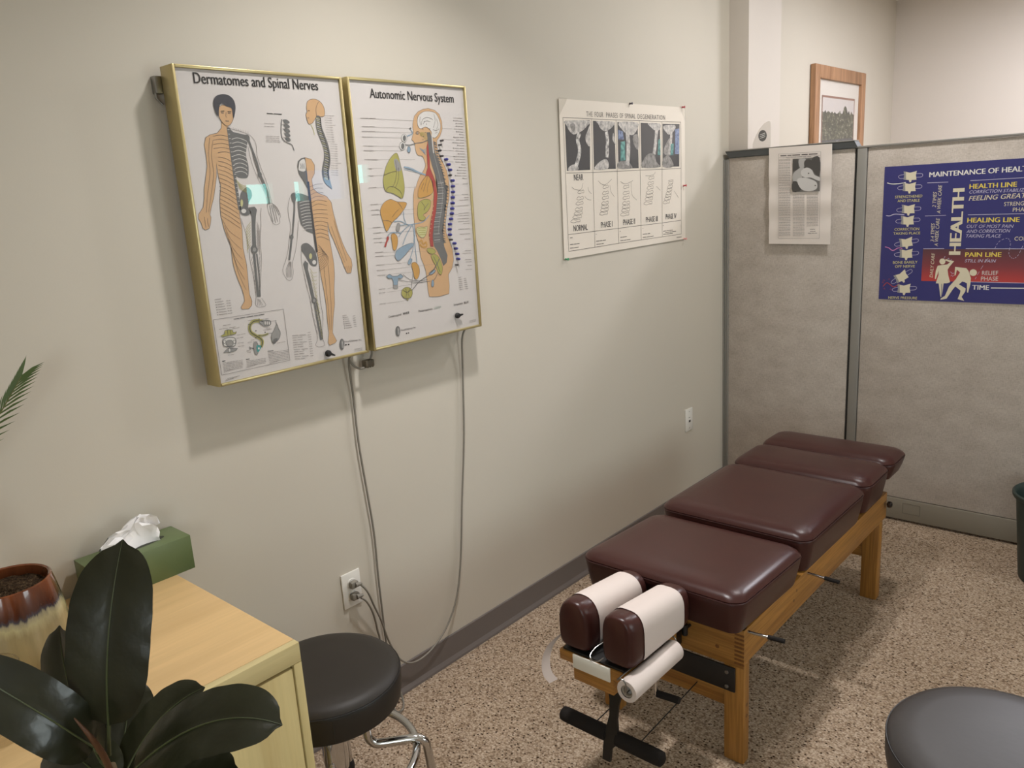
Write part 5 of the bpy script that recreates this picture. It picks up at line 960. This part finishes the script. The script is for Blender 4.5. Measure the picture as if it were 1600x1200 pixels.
MB().tube(smooth_path([(0.165, 0.358, ZR-0.03), (0.150, 0.345, 1.0), (0.135, 0.335, 1.06)], 5), [0.011]*6+[0.009]*5, mat('palm_trunk', (92, 74, 50), 0.9), 10).build('trunk', pp)
def frond(path, n, ln, parent, side_up=True):
    P = smooth_path(path, 8); m = MB(); m.tube(P, [0.0022*(1-0.6*i/len(P)) for i in range(len(P))], STEMG, 6)
    L = len(P)
    for i in range(n):
        f = 0.22+0.78*i/(n-1); x = f*(L-1); k = min(int(x), L-2); p = P[k].lerp(P[k+1], x-k); d = (P[k+1]-P[k]).normalized()
        sidev = d.cross(Vector((0.75, -0.55, 0.2))).normalized()
        for s in (1, -1):
            l = ln*(1-0.45*abs(f-0.5)); dr = (d*0.75+sidev*s*0.75+Vector((0, 0, 0.35))).normalized()
            if s < 0 and side_up: dr = (d*0.5+Vector((-0.2, 0.1, 0.85))+sidev*0.2).normalized(); l *= 0.8
            q = [p, p+dr*l*0.5+Vector((0, 0, 0.002)), p+dr*l]; w = dr.cross(Vector((0.8, -0.5, 0.3))).normalized()*0.0021
            a = [q[0]-w*0.6, q[1]-w, q[2]]; b = [q[0]+w*0.6, q[1]+w, q[2]]
            v = [m.bm.verts.new(z) for z in (a[0], b[0], b[1], q[2], a[1])]; m.face([v[0], v[1], v[2], v[4]], PALM); m.face([v[4], v[2], v[3]], PALM)
    return m.build('frond', parent, fix=False)
F0 = Vector((0.135, 0.335, 1.06))
E1 = deep(33, 588, 1.6); M1 = deep(0, 646, 1.6); M0 = deep(-70, 760, 1.6)
frond([F0, M0, M1, E1], 22, 0.070, pp)
for tip in ((0.26, 0.04, 1.30), (0.06, 0.06, 1.28), (0.30, 0.10, 1.12)):
    T_ = Vector(tip); frond([F0, F0.lerp(T_, 0.4)+Vector((0, 0, 0.07)), F0.lerp(T_, 0.75)+Vector((0, 0, 0.05)), T_], 22, 0.085, pp, False)

# clear plastic cup
cup = thing('plastic_cup', 'clear plastic cup behind rubber plant leaves on pine cabinet', 'cup', (0.452, 0.282, CZ))
CUPG = m_glass('cup_plastic', (0.90, 0.89, 0.87, 1), 1.5, 0.08)
q0 = (0.452, 0.282, 0)
MB().lathe([(0.001, CZ+0.001), (0.034, CZ+0.001), (0.036, CZ+0.004), (0.037, CZ+0.012), (0.045, CZ+0.125), (0.0475, CZ+0.127), (0.0465, CZ+0.130)], q0, CUPG, 'z', 40, False).build('cup_wall', cup)
MB().tube([(q0[0]+0.0465*math.cos(a*PI/24), q0[1]+0.0465*math.sin(a*PI/24), CZ+0.1285) for a in range(48)], 0.0014, CUPG, 6, True).build('rim', cup)

# ------------------------------------------------------------------ rubber plant in the foreground
LEAF = mat('rubber_leaf', (38, 40, 24), 0.3, coat=0.12); t = NT(LEAF); t.color(t.ramp(t.noise(t.coords((9, 9, 9)), 1.0, 3).outputs['Fac'], [(0.3, (30, 31, 17)), (0.7, (42, 43, 26))])); t.bump(t.noise(t.coords((70, 70, 70)), 1.0, 2).outputs['Fac'], 0.25, 0.002)
VEIN = mat('leaf_midrib', (74, 80, 48), 0.45); SHEATH = mat('leaf_sheath', (92, 58, 34), 0.5); BARK = mat('rubber_stem', (96, 78, 52), 0.8)
rp = thing('rubber_plant', 'dark glossy rubber plant standing in front of pine cabinet', 'potted plant', (0.86, 0.325, 0))
STEM = deep(178, 1215, 1.08)
st = MB(); st.tube(smooth_path([(STEM.x+0.012, STEM.y-0.006, 0.22), (STEM.x+0.004, STEM.y, 0.5), (STEM.x-0.003, STEM.y, 0.75), (STEM.x, STEM.y, STEM.z), deep(173, 1196, 1.08)], 6), 0.0065, BARK, 12); st.build('stem', rp)
pc2 = (STEM.x+0.012, STEM.y-0.006, 0)
MB().lathe([(0.001, 0), (0.095, 0), (0.10, 0.01), (0.128, 0.23), (0.134, 0.235), (0.134, 0.255), (0.122, 0.255), (0.118, 0.22), (0.001, 0.22)], pc2, mat('grey_pot', (120, 112, 104), 0.6), 'z', 48).build('pot', rp)
MB().lathe([(0.001, 0.228), (0.06, 0.230), (0.117, 0.226)], pc2, SOIL, 'z', 32, False).build('soil', rp)
def leaf(base, mid, tip, width, nrm, parent=rp, fold=0.25, tipw=0.03, kb=0.6, petiole=None, roll=0.0):
    """spine through base-mid-tip, half width w(t), the two halves lifted from the midrib"""
    N = 34; sp = []
    for i in range(N+1):
        t = i/N; sp.append(base*(1-t)**2+(mid*2-(base+tip)*0.5)*(2*t*(1-t))+tip*t*t)
    m = MB(); rows = []; mids = []
    for i, p in enumerate(sp):
        t = i/N; d = (sp[min(i+1, N)]-sp[max(i-1, 0)]).normalized(); s = d.cross(nrm).normalized(); n = s.cross(d).normalized()
        if n.dot(nrm) < 0: n = -n
        u = 2*min(t/0.975, 1.0)**kb-1; w = width/2*max(0.0, 1-abs(u)**3.0)**0.52
        if t > 0.94: w = max(w, 0.0045*(1-t)/0.06)
        w = max(w, 0.0006)
        row = []
        for j in range(-6, 7):
            v = j/6; row.append(p+s*(v*w)+n*(fold*abs(v)*w*(1-0.75*abs(v))+0.0007*math.sin(t*40+j)*abs(v)*abs(v))+n*roll*v*w)
        rows.append(row); mids.append(p+n*0.0007)
    V = [[m.bm.verts.new(q) for q in r] for r in rows]
    B = [[m.bm.verts.new(q-nrm*0.0009) for q in r] for r in rows]
    for a, b in zip(V, V[1:]):
        for j in range(12): m.face([a[j], a[j+1], b[j+1], b[j]], LEAF, True)
    for a, b in zip(B, B[1:]):
        for j in range(12): m.face([a[j+1], a[j], b[j], b[j+1]], LEAF, True)
    o = m.build('leaf', parent, 60, fix=False)
    v = MB(); v.tube(mids, [0.0016*(1-0.8*i/N) for i in range(N+1)], VEIN, 6); v.build('midrib', o)
    if petiole is not None: MB().tube(smooth_path([petiole, petiole.lerp(base, 0.5)+Vector((0, 0, 0.002)), base], 4), 0.0026, VEIN, 8).build('leaf_stalk', o)
    return o
TOCAM = Vector((0.62, -0.66, 0.42)).normalized(); UP = Vector((0, 0, 1)); PET = deep(172, 1165, 1.08)
leaf(deep(170, 1133, 1.06), deep(170, 990, 1.045), deep(192, 843, 1.08), 0.111, TOCAM, kb=1.0, fold=0.12, petiole=deep(171, 1180, 1.07))
leaf(deep(146, 1168, 1.06), deep(52, 1108, 1.0), deep(-80, 1030, 0.98), 0.080, (UP*0.75+TOCAM*0.75).normalized(), kb=0.9, fold=0.2, petiole=deep(170, 1192, 1.07))
leaf(deep(158, 1190, 1.11), deep(112, 1085, 1.15), deep(93, 977, 1.17), 0.106, (TOCAM-RR*0.55).normalized(), kb=1.0, fold=0.35, petiole=deep(170, 1204, 1.08))
leaf(deep(207, 1206, 1.05), deep(322, 1131, 1.01), deep(441, 1133, 1.0), 0.094, (UP*0.8+TOCAM*0.6).normalized(), kb=0.95, fold=0.2, petiole=deep(178, 1215, 1.07))
leaf(deep(198, 1205, 1.12), deep(252, 1122, 1.16), deep(320, 1074, 1.19), 0.072, (UP*0.6+TOCAM*0.8-RR*0.2).normalized(), kb=1.0, petiole=deep(178, 1212, 1.08))
leaf(deep(178, 1215, 1.13), deep(196, 1140, 1.17), deep(203, 1058, 1.22), 0.080, (TOCAM+RR*0.3).normalized(), kb=0.9, petiole=deep(176, 1214, 1.09))
leaf(deep(200, 1262, 1.03), deep(290, 1232, 1.01), deep(372, 1200, 1.0), 0.085, (UP*0.9+TOCAM*0.4).normalized(), kb=0.95, petiole=deep(180, 1230, 1.06))
leaf(deep(160, 1235, 1.10), deep(128, 1190, 1.12), deep(70, 1176, 1.16), 0.085, (UP*0.8+TOCAM*0.5).normalized(), kb=0.95, petiole=deep(176, 1235, 1.08))
MB().tube(smooth_path([deep(116, 1122, 1.02), deep(142, 1152, 1.03), deep(160, 1178, 1.05), deep(173, 1205, 1.07)], 5), [0.0008, 0.0014, 0.002, 0.0026, 0.003, 0.0034, 0.0038, 0.004, 0.0042, 0.0044, 0.0044, 0.0044, 0.0044, 0.0042, 0.004, 0.004], SHEATH, 10).build('leaf_sheath', rp)

# ------------------------------------------------------------------ cords, plugs
def cord(pts, label, name='power_cord', r=0.0032):
    t = thing(name, label, 'cord', pts[0]); MB().tube(smooth_path(pts, 6), r, CORD, 10).build('cable', t); return t
def wp(px, py, x=0.011): return on_x(px, py, x)
ca = cord([Vector((0.03, wp(545, 560).y, 1.1745)), wp(545, 566, 0.02), wp(552, 620), wp(560, 690), wp(572, 760), wp(584, 830), wp(591, 900), wp(598, 960), wp(603, 1000), wp(612, 1040, 0.014), wp(622, 1070, 0.02), wp(630, 1095, 0.04), on_z(629, 1108, 0.012), on_z(620, 1112, 0.005), on_z(606, 1098, 0.005), Vector((0.06, 1.30, 0.005)), Vector((0.03, 1.33, 0.03)), wp(593, 1010, 0.018), wp(590, 985, 0.02), wp(583, 958, 0.026), wp(573, 940, 0.034), wp(564, 934, 0.030)], 'grey cord from the left framed chart looping to the floor and lower plug')
cb_ = cord([Vector((0.03, wp(722, 520).y, 1.1745)), wp(722, 530, 0.02), wp(723, 580), wp(725, 680), wp(722, 780), wp(720, 870, 0.012), wp(714, 930, 0.016), wp(700, 975, 0.02), wp(680, 1008, 0.022), wp(660, 1028, 0.024), wp(640, 1036, 0.026), wp(622, 1027, 0.026), wp(607, 1000, 0.026), wp(596, 970, 0.026), wp(584, 945, 0.028), wp(574, 924, 0.034), wp(562, 912, 0.030)], 'grey cord from the right framed chart hanging to the upper plug')
def plug(z, par):
    y = 1.319; m = MB(); m.box((0.0085, y-0.013, z-0.011), (0.026, y+0.013, z+0.011), CORD, 0.004); m.tube([(0.026, y, z), (0.030, y+0.02, z-0.001)], [0.008, 0.0045], CORD, 12); m.build('plug', par)
plug(0.4695, cb_); plug(0.4305, ca)
il = MB(); q = on_x(575, 567, 0.03)
il.box((q.x-0.012, q.y-0.016, q.z-0.012), (q.x+0.012, q.y+0.016, q.z+0.010), mat('adaptor_brown', (92, 82, 66), 0.5), 0.004)
for k in range(3): il.box((q.x+0.008, q.y-0.012+k*0.009, q.z-0.0128), (q.x+0.0132, q.y-0.008+k*0.009, q.z+0.0108), MATS['adaptor_brown'], 0.001)
il.build('cord_connector', ca)
MB().tube(smooth_path([wp(546, 563, 0.024), wp(553, 572, 0.028), wp(563, 576, 0.03), wp(573, 573, 0.03)], 5), 0.0032, CORD, 8).build('connector_lead', ca)
MB().tube(smooth_path([wp(578, 563, 0.03), wp(581, 552, 0.034), wp(579, 540, 0.04)], 5), 0.0032, CORD, 8).build('connector_lead', ca)

# ------------------------------------------------------------------ waste bin at the right edge
wb = thing('waste_bin', 'dark green plastic waste bin on carpet by wide partition panel', 'waste bin', (1.565, 3.50, 0))
BINM = mat('bin_green', (46, 58, 54), 0.5)
MB().lathe([(0.001, 0.002), (0.105, 0.002), (0.110, 0.0), (0.113, 0.01), (0.142, 0.335), (0.152, 0.338), (0.156, 0.345), (0.156, 0.356), (0.150, 0.360), (0.143, 0.352), (0.140, 0.33), (0.110, 0.012), (0.001, 0.008)], (1.536, 3.50, 0), BINM, 'z', 48).build('bin_wall', wb)

# tidy up the lettering helper
bpy.data.objects.remove(_to, do_unlink=True)
